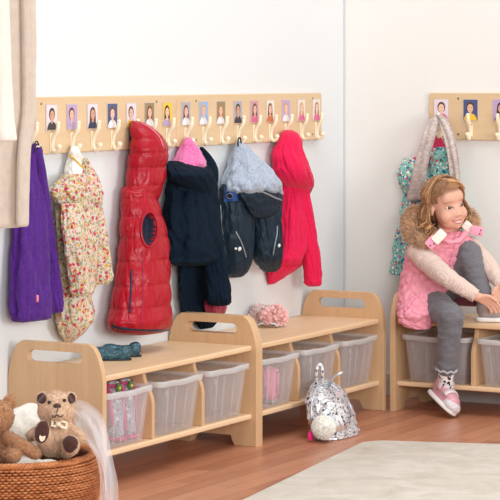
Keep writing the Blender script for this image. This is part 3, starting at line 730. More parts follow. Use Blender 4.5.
# ------------------------------------------------------------------ shoes and boots
m, nt, b = base('teal_glitter', (10, 66, 84), .35, spec=.7)
v = coords(nt); vo = nd(nt, 'ShaderNodeTexVoronoi'); vo.inputs['Scale'].default_value = 420; nt.links.new(v, vo.inputs['Vector'])
nt.links.new(ramp(nt, vo.outputs['Color'], [(.2, (4, 40, 56)), (.7, (12, 78, 96)), (.93, (90, 170, 190))]), b.inputs['Base Color']); bump(nt, b, vo.outputs['Distance'], .4, .002)
plain('dark_sole', (24, 34, 40), .6); plain('dark_lining', (16, 22, 30), .8)
floral('boot_print', (168, 178, 190), [((226, 226, 232), 1.1, .38), ((110, 130, 150), 1.6, .28), ((220, 110, 160), 1.3, .24), ((70, 80, 110), 2, .2)], 60)
plain('boot_pink', (226, 84, 140), .45); plain('leaf_green', (84, 116, 62), .6); plain('petal_yellow', (240, 206, 80), .6); plain('shiny_black', (20, 24, 26), .4)
fabric('baby_pink_gloss', (236, 128, 160), .5); plain('silver_glitter', (196, 190, 192), .3, .6)

def frame_tf(VF, origin, ax, ay=None, s=1.0):
    ax = np.asarray(ax, float); ax /= np.linalg.norm(ax); az = np.array([0, 0, 1.]); ay = np.cross(az, ax)
    return [tuple(np.asarray(origin) + s * (p[0] * ax + p[1] * ay + p[2] * az)) for p in VF[0]], VF[1]
def pump(name, label, px, py, zc, ax, grp=None):
    """low ballet shoe, heel at +x end; x along the foot"""
    o = onZ(px, py, zc); t = thing(name, label, 'shoe', tuple(o), 0, 'pair of teal ballet shoes')
    Ls = .146
    V, Fc = remesh(join(ell((-.026, 0, .026), (.026, .026, .025), 20, 14), ell((-.022, 0, .034), (.020, .021, .017), 20, 14), capsule((-.03, 0, .021), (-.110, 0, .018), .0245, .026), ell((-.114, 0, .018), (.032, .029, .0175), 20, 14)), .0032, 5)
    V = np.array(V); V[:, 2] = np.maximum(V[:, 2], .003)
    e = ((V[:, 0] + .055) / .043) ** 2 + (V[:, 1] / .0185) ** 2
    top = (e < 1.0) & (V[:, 2] > .02); V[top, 2] -= (V[top, 2] - .014) * np.minimum(1, (1 - e[top]) * 4)
    obj('upper', frame_tf((V, Fc), o, ax), 'teal_glitter', t)
    sole = prism([(-Ls + Ls * s, .024 * (math.sin(PI * min(1, max(.02, s * .96 + .02))) ** .45)) for s in np.linspace(0, 1, 16)] + [(-Ls + Ls * s, -.024 * (math.sin(PI * min(1, max(.02, s * .96 + .02))) ** .45)) for s in np.linspace(1, 0, 16)], .0005, .006, lambda u, v, w: (u, v, w), bev=.001)
    obj('sole', frame_tf(sole, o, ax), 'dark_sole', t)
    ins = prism([(-Ls * .7 + Ls * .66 * s, .019 * (math.sin(PI * min(1, max(.03, s * .94 + .03))) ** .5)) for s in np.linspace(0, 1, 12)] + [(-Ls * .7 + Ls * .66 * s, -.019 * (math.sin(PI * min(1, max(.03, s * .94 + .03))) ** .5)) for s in np.linspace(1, 0, 12)], .014, .021, lambda u, v, w: (u, v, w))
    obj('insole', frame_tf(ins, o, ax), 'dark_lining', t)
pump('ballet_shoe', 'dark teal glitter ballet shoe nearer the bench front edge', 131.5, 360, .3465, RT + FW * .02)
pump('ballet_shoe', 'dark teal glitter ballet shoe nearer the wall, partly behind its twin', 141.5, 356.5, .3465, RT + FW * .10)

def boot(label, base_, ax, lean, mats, hgt=.185, grp=None, name='rubber_boot'):
    t = thing(name, label, 'boot', tuple(base_), 0, grp or ('pair of patterned boots' if name == 'rubber_boot' else None))
    V, Fc = remesh(join(capsule((0, 0, .035), (lean, 0, hgt - .024), .025, .029), capsule((0, 0, .026), (.075, 0, .023), .023, .021), ell((.0, 0, .025), (.028, .025, .024))), .006, 8)
    V = [p for p in V]
    obj('shaft', frame_tf((V, Fc), base_, ax), mats[0], t)
    st = ribbon([(-.026, -.010, .03), (-.027 + lean * .5, -.011, hgt * .55), (-.029 + lean, -.012, hgt - .02)], [(0, .007, 0)] * 3, (-.003, 0, 0))
    st2 = ribbon([(.000, .025, .05), (.002 + lean * .5, .027, hgt * .55), (.004 + lean, .029, hgt - .02)], [(.009, 0, 0)] * 3, (0, .003, 0))
    obj('stripe', frame_tf(st, base_, ax), mats[1], t); obj('stripe', frame_tf(st2, base_, ax), mats[1], t)
    obj('sole', frame_tf(join(box(-.028, .094, -.023, .023, 0, .012, .005)), base_, ax), mats[2], t)
    P = [(lean + .029 * math.cos(a), .029 * math.sin(a), hgt - .012) for a in np.linspace(0, 2 * PI, 25)[:-1]]
    obj('top_edge', frame_tf(tube(P, .005, 8, closed=True), base_, ax), mats[1], t)
    return t
zt = .1165
BT = [onY(116.5, 430, -.262), onY(128.5, 425, -.262)]
g1 = boot('pink patterned boot at the left of the tray, with a green flower at its top', (BT[0][0], -.262, zt), (-.1, .99, 0), .012, ('boot_print', 'boot_pink', 'boot_pink'), .188)
g2 = boot('pink patterned boot at the right of its tray, beside its twin', (BT[1][0], -.262, zt), (-.1, .99, 0), .014, ('boot_print', 'boot_pink', 'boot_pink'), .188)
for g, mt in ((g1, 'leaf_green'), (g2, 'leaf_green')):
    c = np.array(g.location) + np.array([-.026, -.022, .172])
    obj('flower', join(*[ell(c + np.array([.009 * math.cos(a), -.004, .009 * math.sin(a)]), (.008, .006, .008), 10, 6) for a in np.linspace(0, 2 * PI, 7)[:-1]]), mt, g)
    obj('flower_centre', ell(c + np.array([-.004, -.009, 0]), (.005, .004, .005), 10, 6), 'petal_yellow', g)
boot('pink boot with a silvery base, standing inside a corner bench tray', (onY(270, 395, -.272)[0], -.272, zt), (.1, .99, 0), .004, ('baby_pink_gloss', 'baby_pink_gloss', 'silver_glitter'), .125, name='ankle_boot')

# ------------------------------------------------------------------ pink pompom hair band
fabric('pink_tulle', (255, 226, 220), .9, .04, 60); fabric('pink_tulle_deep', (255, 204, 200), .9, .05, 60)
p = onZ(267, 327, .346); t = thing('hair_band', 'fluffy pink double pompom hair band lying on the corner bench seat', 'hair band', tuple(p))
k = scale_at(p)
def puff(px, py, r, seed, mt, dz=0):
    c = at(px, py, F / k + dz); c[2] = max(c[2], .3475 + r * .72)
    core = ell(c, (r * .78, r * .78, r * .76), 24, 16)
    core = fuzz(core, 60, .010)
    obj('pompom', join(core, fur(core, 700, r * .30, r * .16, 0, .6, seed, keep=lambda q: q[2] > .360)), mt, t)
puff(261.5, 315.5, .044, 3, 'pink_tulle', .07); puff(276, 316, .045, 4, 'pink_tulle_deep', 0); puff(267, 317, .032, 5, 'pink_tulle_deep', -.02)
bp = [at(267 + 10 * math.cos(a), 326 - 3 * math.sin(a), F / k - .035) for a in np.linspace(-.3, PI + .3, 20)]
bp = [np.array([q[0], q[1], max(q[2], .352)]) for q in bp]
obj('band', tube(bp, .005, 8), 'silver_glitter', t)

# ------------------------------------------------------------------ silver sequin backpack
m, nt, b = base('sequins', (214, 214, 220), .25, .55)
v = coords(nt); vo = nd(nt, 'ShaderNodeTexVoronoi'); vo.inputs['Scale'].default_value = 190; nt.links.new(v, vo.inputs['Vector'])
n1 = noise_n(nt, v, 26, 4, .6, 2.2); sp = nd(nt, 'ShaderNodeSeparateColor'); nt.links.new(vo.outputs['Color'], sp.inputs[0])
ma = nd(nt, 'ShaderNodeMath', operation='MULTIPLY_ADD'); ma.inputs[1].default_value = .5
nt.links.new(sp.outputs[0], ma.inputs[0]); nt.links.new(n1, ma.inputs[2])
nt.links.new(ramp(nt, ma.outputs[0], [(.50, (44, 44, 52)), (.58, (150, 150, 158)), (.655, (240, 240, 244)), (.95, (252, 252, 254))]), b.inputs['Base Color'])
bump(nt, b, vo.outputs['Color'], .9, .008)
plain('silver_piping', (206, 206, 212), .3, .5); fabric('white_fluff', (255, 252, 244), .95, .02, 50); fabric('tag_pink', (222, 40, 120), .5)
t = thing('backpack', 'silver sequin backpack standing on the floor against the corner bench', 'backpack', tuple(onZ(333, 440, 0)))
BR = [(379, 318, 326), (383, 312.5, 333), (390, 309, 341), (398, 307.5, 346.5), (408, 308, 350), (418, 309, 353), (428, 311, 355.5), (435, 312, 357.5), (439.5, 314, 358)]
G = np.linspace(.362, .425, len(BR))
body = loft([(r[0], r[1], r[2], .5, g) for r, g in zip(BR, G)], n=80, m=80, sq=.75, wob=.10, crease=.03, seed=41)
zmin = min(p[2] for p in body[0]); body = ([(p[0], p[1], p[2] - zmin * (1 - min(1, p[2] / .15)) + .001) for p in body[0]], body[1])
bo = obj('body', body, 'sequins', t); bv = bvh_of(bo)
def pouch(cx, cy, rx, ry, d):
    V = []; Fc = []; n = 32
    for i, s in enumerate((1.0, .97, .85, .6, .3)):
        for j in range(n):
            a = 2 * PI * j / n; u = math.copysign(abs(math.cos(a)) ** .7, math.cos(a)); w = math.copysign(abs(math.sin(a)) ** .7, math.sin(a))
            q = hit(bv, cx + rx * s * u, cy + ry * s * w, (0, .6, .95, 1, 1)[i] * d)[0]; V.append(q if q is not None else V[-1])
    for i in range(4):
        for j in range(n): Fc.append((i * n + j, i * n + (j + 1) % n, (i + 1) * n + (j + 1) % n, (i + 1) * n + j))
    Fc.append(tuple(4 * n + j for j in range(n))); return V, Fc
obj('front_pocket', pouch(333, 417, 14, 15, .022), 'sequins', t)
obj('piping', tube(on_surface(bv, [(311.5, 420), (312, 404), (315, 392), (322, 385), (331, 386), (338, 392)], 30, .003), .0035, 8), 'silver_piping', t)
obj('piping', tube(on_surface(bv, [(321, 403), (330, 400), (342, 402), (347, 412)], 20, .02), .003, 8), 'silver_piping', t)
obj('zip_puller', tube([hit(bv, 329, 386, .004)[0]] + [at(x, y, F / 283 - .04) for x, y in ((333, 377), (338, 374.5), (343, 372))], .0055, 8), 'silver_piping', t)
hz_ = F / scale_at(hit(bv, 321, 385, 0)[0])
obj('top_handle', tube(catmull([at(317, 384, hz_ + .01), at(316.3, 374, hz_), at(317.5, 366, hz_ + .005), at(321, 365, hz_ + .005), at(322.5, 372, hz_), at(323, 384, hz_ + .01)], 24), .006, 8, flat=.6), 'sequins', t)
t2 = thing('pompom_charm', 'fluffy off white pompom charm clipped to the silver backpack', 'charm', tuple(onZ(323, 441, 0)))
pc = at(323.5, 427.5, hz_ - .185); pc[2] = max(pc[2], .047)
core = ell(pc, .037, 28, 18)
obj('pompom', join(core, fur(core, 3500, .009, .0012, 0, .6, 9)), 'white_fluff', t2)
pk = at(311, 436.5, hz_ - .17); pk[2] = max(pk[2], .021)
obj('pink_tab', ell(pk, (.020, .010, .019), 18, 12), 'tag_pink', t2)

# ------------------------------------------------------------------ wicker basket with bears
m, nt, b = base('wicker', (190, 116, 66), .42, spec=.4)
v = coords(nt, (1, 1, 3)); f = noise_n(nt, v, 28, 4, .6)
nt.links.new(ramp(nt, f, [(.3, (150, 84, 44)), (.55, (196, 122, 72)), (.8, (222, 156, 104))]), b.inputs['Base Color'])
plain('wicker_dark', (92, 46, 24), .6)
BC = np.array([-2.80, -.345, 0]); RZ = .176
def brad(z): s = z / RZ; return np.interp(s, [0, .15, .35, .6, .8, .93, 1], [.205, .225, .245, .256, .252, .242, .232])
t = thing('wicker_basket', 'round brown wicker basket on the floor holding the teddy bears', 'basket', tuple(BC))
ns = 90; rows = 24; parts = []
for r in range(rows):
    z = .006 + (RZ - .016) * r / (rows - 1); P = []
    for i in range(ns * 4):
        a = 2 * PI * i / (ns * 4); rr = brad(z) + .0050 * math.cos(ns * a + PI * r) + .0008 * math.sin(7 * a + r)
        P.append(BC + np.array([rr * math.cos(a), rr * math.sin(a), z + .0008 * math.sin(5 * a + 2 * r)]))
    parts.append(tube(P, .0036, 5, closed=True))
obj('weave', join(*parts), 'wicker', t)
prof = [(0, .004)] + [(brad(z) - .007, z) for z in np.linspace(.004, RZ, 12)] + [(brad(z) - .013, z) for z in np.linspace(RZ, .012, 12)] + [(0, .012)]
V = []; Fc = []; n = 64
for r, z in prof:
    for j in range(n): V.append(tuple(BC + np.array([max(r, .001) * math.cos(2 * PI * j / n), max(r, .001) * math.sin(2 * PI * j / n), z])))
for i in range(len(prof) - 1):
    for j in range(n): Fc.append((i * n + j, i * n + (j + 1) % n, (i + 1) * n + (j + 1) % n, (i + 1) * n + j))
obj('liner', (V, Fc), 'wicker_dark', t)
for q in range(3):
    P = []
    for i in range(240):
        a = 2 * PI * i / 240; ph = 44 * a + q * 2 * PI / 3
        P.append(BC + np.array([(brad(RZ) - .003 + .006 * math.cos(ph)) * math.cos(a), (brad(RZ) - .003 + .006 * math.cos(ph)) * math.sin(a), RZ + .002 + .006 * math.sin(ph)]))
    obj('rim_strand', tube(P, .0055, 6, closed=True), 'wicker', t)
# cushion inside
fabric('ivory_plush', (238, 232, 220), .95, .05, 60, .5, .008, .2)
V, Fc = remesh(join(ell(BC + np.array([0, 0, .092]), (.200, .200, .070), 24, 16), ell(at(27, 428, 6.92), (.085, .05, .075), 20, 14), ell(at(34, 432, 6.90), (.06, .05, .06), 20, 14)), .010, 6)
single('cushion', fuzz((V, Fc), 26, .010), 'ivory_plush', 'ivory plush cushion filling the wicker basket behind the bears', 'cushion', loc=tuple(BC + np.array([0, 0, .02])))
fabric('bear_tan', (216, 181, 151), .95, .06, 160, .5, .004, .3); fabric('bear_brown', (180, 130, 92), .95, .12, 160, .5, .004, .3)
fabric('suede_brown', (72, 40, 34), .9, .1, 120); plain('bead_black', (18, 14, 14), .2); plain('ribbon_cream', (246, 234, 206), .45); plain('nose_brown', (70, 42, 34), .5)
def A(px, py, dz, z0=6.72): return at(px, py, z0 + dz)
def view_rot(yaw=0, roll=0):
    """frame whose -y looks back along the view direction"""
    return Matrix.Rotation(math.atan2(RT[1], RT[0]) + yaw, 3, 'Z') @ Matrix.Rotation(roll, 3, 'Y')
VR = view_rot()
K = 349
def px_(v): return v / K
def bear_mesh(bl, seed, voxel=.005):
    V, Fc = remesh(join(*bl), voxel, 5); V, Fc = fuzz((V, Fc), 120, .0025)
    return V, Fc
def dress_fur(V, Fc, n, seed): return join((V, Fc), fur((V, Fc), n, .0050, .0007, .05, .9, seed, curl=.10))
t = thing('teddy_bear', 'light tan teddy bear with a cream bow sitting in the basket', 'teddy bear', tuple(A(56, 456, .02)), 0, 'teddy bears in the basket')
bl = [ell(A(56, 409.5, .0), (px_(18.5), px_(16), px_(18.8)), rot=VR), ell(A(57.5, 414, -.045), (px_(8.5), px_(8), px_(7)), rot=VR), ell(A(42.5, 398, .02), (px_(7), px_(3.5), px_(7.5)), rot=VR), ell(A(70.5, 398.5, .02), (px_(6.5), px_(3.5), px_(7.5)), rot=VR),
      ell(A(57, 438, .01), (px_(20), px_(17), px_(19)), rot=VR), capsule(A(69, 428, .0), A(81, 438, -.03), px_(6), px_(6)), capsule(A(41, 430, .01), A(31, 436, -.01), px_(6), px_(5.5)),
      capsule(A(50, 449, -.03), A(43, 436, -.09), px_(8), px_(8.5)), capsule(A(66, 450, -.03), A(71, 446, -.09), px_(8), px_(8.5)), ell(A(42.5, 433, -.085), (px_(8), px_(6), px_(12.5)), rot=VR), ell(A(71, 444.5, -.085), (px_(8.5), px_(6), px_(9.5)), rot=VR)]
V, Fc = bear_mesh(bl, 1); bb = obj('body', dress_fur(V, Fc, 16000, 11), 'bear_tan', t)
bz = BVHTree.FromPolygons([Vector(v) for v in V], Fc)
def patch(name, cx, cy, rx, ry, mat, parent, lift=.004, rot=0, label=None, n=24):
    PV = []; FF = []; ca, sa = math.cos(rot), math.sin(rot)
    for s in (1.0, .9, .6, .3):
        for j in range(n):
            a = 2 * PI * j / n; u, w = rx * s * math.cos(a), ry * s * math.sin(a)
            q = hit(bz, cx + u * ca - w * sa, cy + u * sa + w * ca, lift if s < 1 else -.002)[0]
            PV.append(q if q is not None else PV[-1])
    for i in range(3):
        for j in range(n): FF.append((i * n + j, i * n + (j + 1) % n, (i + 1) * n + (j + 1) % n, (i + 1) * n + j))
    FF.append(tuple(3 * n + j for j in range(n)))
    return obj(name, (PV, FF), mat, parent)
patch('ear_lining', 42, 398.5, 4.6, 5.6, 'suede_brown', t); patch('ear_lining', 71.3, 398.5, 4, 5.6, 'suede_brown', t)
fp = patch('foot_pad', 42.2, 432, 6.2, 11.2, 'suede_brown', t, .007, .12); patch('foot_pad', 70.5, 444, 6.8, 7.8, 'suede_brown', t, .007)
hb = [hit(bz, 42.5 + 2.6 * (math.sin(a) ** 3), 437.5 - 2.4 * (.8125 * math.cos(a) - .3125 * math.cos(2 * a) - .125 * math.cos(3 * a)), .0095)[0] for a in np.linspace(0, 2 * PI, 25)[:-1]]
obj('heart', (hb + [np.mean(hb, axis=0)], [(i, (i + 1) % 24, 24) for i in range(24)]), 'ribbon_cream', fp)
def bead(name, px, py, r, mat, parent, lift=.003, sq=(1, 1, 1)):
    p, n = hit(bz, px, py, lift); return obj(name, ell(p, tuple(r * s for s in sq), 14, 10, VR), mat, parent)
bead('eye', 49.5, 402.5, .0052, 'bead_black', t); bead('eye', 64, 400.5, .0052, 'bead_black', t)
bead('nose', 57.3, 406.5, .0095, 'nose_brown', t, .002, (1.2, .7, .8))
def wire(name, pix, r, mat, parent, lift=.003, n=14): return obj(name, tube(on_surface(bz, pix, n, lift), r, 6), mat, parent)
wire('mouth', [(57.3, 409), (57.3, 413.5)], .0016, 'nose_brown', t, .006, 6); wire('mouth', [(53, 415), (55, 416), (57.3, 414), (60, 416), (62.5, 414.5)], .0016, 'nose_brown', t, .006)
bow = thing('bow', None, None); bpy.data.objects.remove(bow)
kz = (np.array(hit(bz, 58, 424, .012)[0]) - CAM) @ FW - .006
bw = obj('bow', join(tube([A(58, 424, 0, kz), A(62, 421, -.004, kz), A(66.5, 423, 0, kz), A(66, 428, -.002, kz), A(62, 427, -.006, kz), A(58, 424, 0, kz)], .0055, 8, flat=.6), tube([A(58, 424, 0, kz), A(55, 420, -.004, kz), A(52.5, 421, 0, kz), A(52, 426, -.004, kz), A(55, 426, -.006, kz), A(58, 424, 0, kz)], .0050, 8, flat=.6), ell(A(58, 424, -.006, kz), .0075)), 'ribbon_cream', t)
t = thing('teddy_bear', 'darker brown teddy bear at the left edge, cut off by the photo', 'teddy bear', tuple(A(2, 458, .0)), 0, 'teddy bears in the basket')
bl = [ell(A(-3, 417, -.02), (px_(17), px_(15), px_(17)), rot=VR), ell(A(9.5, 402, .0), (px_(7), px_(4), px_(8)), rot=VR), ell(A(-17, 402, .0), (px_(7), px_(4), px_(8)), rot=VR), ell(A(-6, 421, -.07), (px_(8), px_(8), px_(7)), rot=VR),
      ell(A(-4, 447, -.01), (px_(20), px_(16), px_(18)), rot=VR), capsule(A(9, 438, -.05), A(22, 446, -.09), px_(7), px_(6.5)), capsule(A(20, 445, -.09), A(35, 453, -.10), px_(6.5), px_(6.5)), capsule(A(-10, 440, -.05), A(-22, 450, -.09), px_(7), px_(7)),
      capsule(A(4, 455, -.04), A(14, 456, -.11), px_(7.5), px_(7)), capsule(A(-12, 455, -.04), A(-20, 456, -.11), px_(7.5), px_(7))]
V, Fc = bear_mesh(bl, 2); obj('body', dress_fur(V, Fc, 15000, 12), 'bear_brown', t)
bz = BVHTree.FromPolygons([Vector(v) for v in V], Fc)
bead('eye', -14, 411, .0052, 'bead_black', t); bead('eye', -4, 411, .0052, 'bead_black', t); bead('nose', -9, 417, .0095, 'nose_brown', t, .002, (1.2, .7, .8))
# tulle hanging over the rim
def sheet(Lp, Rp, n=60, m=40, amp=.010, waves=5, seed=0):
    Lc = catmull([A(x, y, d) for x, y, d in Lp], n); Rc = catmull([A(x, y, d) for x, y, d in Rp], n); V = []; Fc = []
    for i in range(n):
        for j in range(m):
            s = j / (m - 1); p = Lc[i] * (1 - s) + Rc[i] * s
            w = amp * math.sin(waves * 2 * PI * s + i * .05 + seed) * math.sin(PI * min(1, s * 1.2 + .1)) + amp * .8 * noise.noise(Vector((s * 3, i * .07, seed)))
            V.append(tuple(p - FW * w + np.array([0, 0, .3 * w])))
    for i in range(n - 1):
        for j in range(m - 1): Fc.append((i * m + j, i * m + j + 1, (i + 1) * m + j + 1, (i + 1) * m + j))
    return V, Fc
t = thing('tulle_veil', 'sheer white tulle draped over the right rim of the wicker basket', 'tulle', tuple(A(108, 505, -.02)))
obj('layer', sheet([(74, 424, .13), (78, 434, .09), (84, 441, .02), (90, 447, -.06), (97, 460, -.10), (100, 480, -.12), (99, 506, -.13)],
                   [(72, 399, .15), (86, 402, .13), (101, 414, .08), (108, 436, .03), (113, 460, .0), (118, 484, -.02), (118, 505, -.03)], waves=2.2, amp=.012, seed=1), 'tulle', t)
obj('layer', sheet([(76, 424, .12), (82, 436, .05), (90, 444, -.03), (98, 456, -.09), (104, 476, -.11), (105, 506, -.12)],
                   [(84, 404, .14), (97, 413, .10), (105, 434, .04), (109, 456, .0), (114, 482, -.03), (114, 505, -.05)], amp=.014, waves=1.6, seed=2), 'tulle', t)
# ------------------------------------------------------------------ the seated girl
fabric('pink_quilt', (238, 154, 170), .6, .07, 60, .2, .004, .1); plain('pink_trim', (242, 158, 182), .55); fabric('cream_fleece', (246, 236, 222), .95, .05, 90, .4, .005, .2)
m, nt, b = base('pale_pink_knit', (244, 218, 206), .9, spec=.2, sheen=.1)
v = coords(nt); wv = nd(nt, 'ShaderNodeTexWave'); wv.inputs['Scale'].default_value = 55; wv.inputs['Distortion'].default_value = 3; wv.inputs['Detail'].default_value = 2
nt.links.new(v, wv.inputs['Vector']); nt.links.new(ramp(nt, wv.outputs['Fac'], [(.2, (214, 188, 176)), (.7, (226, 204, 192))]), b.inputs['Base Color']); bump(nt, b, wv.outputs['Fac'], .35, .004)
fabric('grey_denim', (112, 110, 115), .9, .10, 150, .25, .003); fabric('grey_denim_fray', (176, 172, 176), .9)
m, nt, b = base('skin', (226, 174, 150), .5, spec=.35); b.inputs['Subsurface Weight'].default_value = .08; b.inputs['Subsurface Radius'].default_value = (.01, .004, .002)
plain('lips', (206, 104, 104), .4); plain('teeth', (250, 246, 240), .3); plain('eye_white', (244, 242, 240), .2); plain('iris', (58, 52, 52), .15); plain('brow_hair', (164, 122, 84), .8)
fabric('hair_brown', (146, 104, 70), .6, .16, 60, .3, .003); fabric('hair_blond', (204, 154, 104), .55, .12, 60, .3, .003)
fabric('fur_brown', (206, 168, 134), .95, .16, 40); floral('sock_print', (244, 242, 240), [((40, 40, 46), 1, .42)], 75)
plain('silver_leather', (226, 210, 212), .4, .1); plain('pink_leather', (218, 158, 168), .4, .1); fabric('toe_glitter', (222, 206, 208), .5, .2, 300); plain('grey_leather', (168, 156, 154), .5, .1); plain('sole_white', (240, 236, 234), .55)
plain('snap_dark', (70, 60, 66), .4, .6); fabric('maroon_lining', (120, 52, 70), .7)
G_ = thing('person', 'young girl in a pink quilted gilet sitting on the right bench, holding her shoe', 'person', tuple(onX(432, 300, -.2) * np.array([1, 1, 0]) + np.array([0, 0, .347])))
X = onX
# joints
pel = X(428, 292.5, -.20); abd = X(430, 278, -.22); che = X(437, 256, -.235); nkb = X(446, 237, -.235)
sR, eR, wR = X(417, 250, -.32), X(445, 276, -.41), X(477, 296.5, -.37)
sL, eL, wL = X(468, 246, -.17), X(487, 264, -.21), X(503, 287, -.27)
hR, kR, aR = X(425, 297.5, -.25), X(451, 317, -.43), X(446, 375, -.41)
hL, kL, aL = X(446, 297, -.17), X(469, 253, -.24), X(484, 300, -.275)
HC = X(446.5, 205, -.275)
# head frame
yw = math.radians(31); ro = math.radians(12)
hf = math.cos(yw) * -FW + math.sin(yw) * RT + np.array([0, 0, -.10]); hf /= np.linalg.norm(hf)
hu = np.array([0, 0, 1.]) * math.cos(ro) - RT * math.sin(ro); hu = hu - hf * (hu @ hf); hu /= np.linalg.norm(hu)
hx = np.cross(hf, hu)                         # her right... flipped below so +x is her left (image right)
if hx @ RT < 0: hx = -hx
HR_ = Matrix(((hx[0], hf[0], hu[0]), (hx[1], hf[1], hu[1]), (hx[2], hf[2], hu[2])))
def H(x, y, z): return HC + hx * x + hf * y + hu * z
def hell(c, r, seg=20, rings=14): return ell(H(*c), r, seg, rings, HR_)
S = []
S += [hell((0, -.012, .028), (.066, .078, .070)), hell((0, .018, -.022), (.056, .058, .066)), hell((.030, .040, -.031), (.029, .028, .028)), hell((-.030, .040, -.031), (.029, .028, .028)),
      hell((0, .054, -.070), (.019, .018, .015)), hell((0, .028, -.056), (.047, .040, .032)), hell((0, .040, .036), (.050, .030, .036))]
S += [capsule(H(0, .068, .002), H(0, .077, -.020), .006, .0075), hell((0, .082, -.0235), (.0085, .0078, .0072)), hell((.009, .077, -.028), (.0065, .007, .006)), hell((-.009, .077, -.028), (.0065, .007, .006)),
      hell((0, .068, -.047), (.019, .0105, .0050)), hell((0, .066, -.059), (.016, .0105, .0055))]
for s in (-1, 1): S += [hell((s * .067, -.008, -.010), (.008, .016, .022)), hell((s * .069, -.014, .0), (.006, .010, .012))]
S += [capsule(H(0, -.012, -.05), nkb, .032, .036)]
S += [capsule(nkb, che, .05, .078), capsule(che, abd, .085, .082), capsule(abd, pel, .082, .088), capsule(sR, nkb, .040, .04), capsule(sL, nkb, .040, .04)]
for a, e, w_ in ((sR, eR, wR), (sL, eL, wL)): S += [capsule(a, e, .036, .028), capsule(e, w_, .028, .018)]
for h, k_, a in ((hR, kR, aR), (hL, kL, aL)): S += [capsule(h, k_, .058, .042), capsule(k_, a, .040, .024)]
def hand(wr, fdir, side, down, curl=.9):
    """palm with four fingers and a thumb; fdir points from wrist to knuckles, side runs across towards the thumb, down is the palm side"""
    fdir, side, down = [np.asarray(q, float) / np.linalg.norm(q) for q in (fdir, side, down)]
    out = []; kn = wr + fdir * .044
    for i in range(4):
        o_ = side * (.0165 - .011 * i); out.append(capsule(wr + fdir * .008 + o_ * .55, kn + o_, .0095, .0078))
        L1 = (.024, .027, .025, .020)[i]; p0 = kn + o_; ang = curl * (.5 + .05 * i)
        for seg, (l, r) in enumerate(((L1, .0062), (L1 * .72, .0056), (L1 * .55, .0050))):
            d = fdir * math.cos(ang) + down * math.sin(ang) + side * (.05 - .04 * i); d /= np.linalg.norm(d); p1 = p0 + d * l
            out.append(capsule(p0, p1, r, r * .92, 10)); p0 = p1; ang += curl * .55
    b0 = wr + fdir * .014 + side * .012; b1 = b0 + (fdir * .6 + side * .75 + down * .35) * .024; b2 = b1 + (fdir * .85 + side * .1 + down * .5) * .022
    out += [capsule(b0, b1, .0085, .0072, 10), capsule(b1, b2, .0068, .0056, 10)]
    return out
S += hand(wR, X(490, 301.5, -.345) - wR, np.array([0, 0, 1.]) * .5 + RT * .5 - FW * .3, np.array([0, 0, -1.]) + RT * .2, .8)
S += hand(wL, X(494, 300, -.285) - wL, -RT * .4 + np.array([0, 0, .8]), np.array([0, 0, -.7]) - FW * .4, .9)
V, Fc = remesh(join(*S), .0032, 4, .5)
loc = (V - HC) @ np.array([hx, hf, hu]).T
hm = np.where((np.linalg.norm(loc, axis=1) < .125) & (loc[:, 2] > -.10))[0]
nbr = [[] for _ in range(len(V))]
for f in Fc:
    for i in range(len(f)): nbr[f[i]].append(f[i - 1]); nbr[f[i - 1]].append(f[i])
for _ in range(7):
    V2 = V.copy()
    for i in hm:
        if nbr[i]: V2[i] = V[i] * .5 + np.mean(V[nbr[i]], axis=0) * .5
    V = V2
loc = (V - HC) @ np.array([hx, hf, hu]).T
for s in (-1, 1):                              # eye sockets, smile folds
    g = np.exp(-(((loc[:, 0] - s * .027) / .013) ** 2 + ((loc[:, 2] - .003) / .0085) ** 2)) * (loc[:, 1] > .03); V -= np.outer(g * .0065, hf)
    g = np.exp(-(((loc[:, 0] - s * .027) / .010) ** 2 + ((loc[:, 2] + .046) / .006) ** 2)) * (loc[:, 1] > .03); V -= np.outer(g * .003, hf)
g = np.exp(-((loc[:, 0] / .018) ** 2 + ((loc[:, 2] + .0535 - 8 * loc[:, 0] ** 2) / .0035) ** 2)) * (loc[:, 1] > .03); V -= np.outer(g * .005, hf)
body = obj('body', (V, Fc), ['skin', 'lips'], G_)
Lc = np.array([np.mean(loc[list(f)], axis=0) for f in Fc])
zc = -.053 + 6.5 * Lc[:, 0] ** 2
lip = (np.abs(Lc[:, 0]) < .024) & (np.abs(Lc[:, 2] - zc) < .0085 * (1 - (Lc[:, 0] / .027) ** 2)) & (Lc[:, 1] > .05)
body.data.polygons.foreach_set('material_index', lip.astype(int).tolist())
bface = BVHTree.FromPolygons([Vector(v) for v in V], Fc)
def fhit(x, z, lift=0.0):
    o_ = H(x, .2, z); r = bface.ray_cast(Vector(o_), Vector(-hf)); return np.array(r[0]) + hf * lift
tq = []
for x in np.linspace(-.0185, .0185, 15):
    z0 = -.053 + 7.5 * x ** 2; h_ = .0036 * (1 - (x / .0195) ** 2)
    tq += [fhit(x, z0 + h_, .0012), fhit(x, z0 - h_, .0012)]
obj('teeth', (tq, [(2 * i, 2 * i + 1, 2 * i + 3, 2 * i + 2) for i in range(14)]), 'teeth', G_)
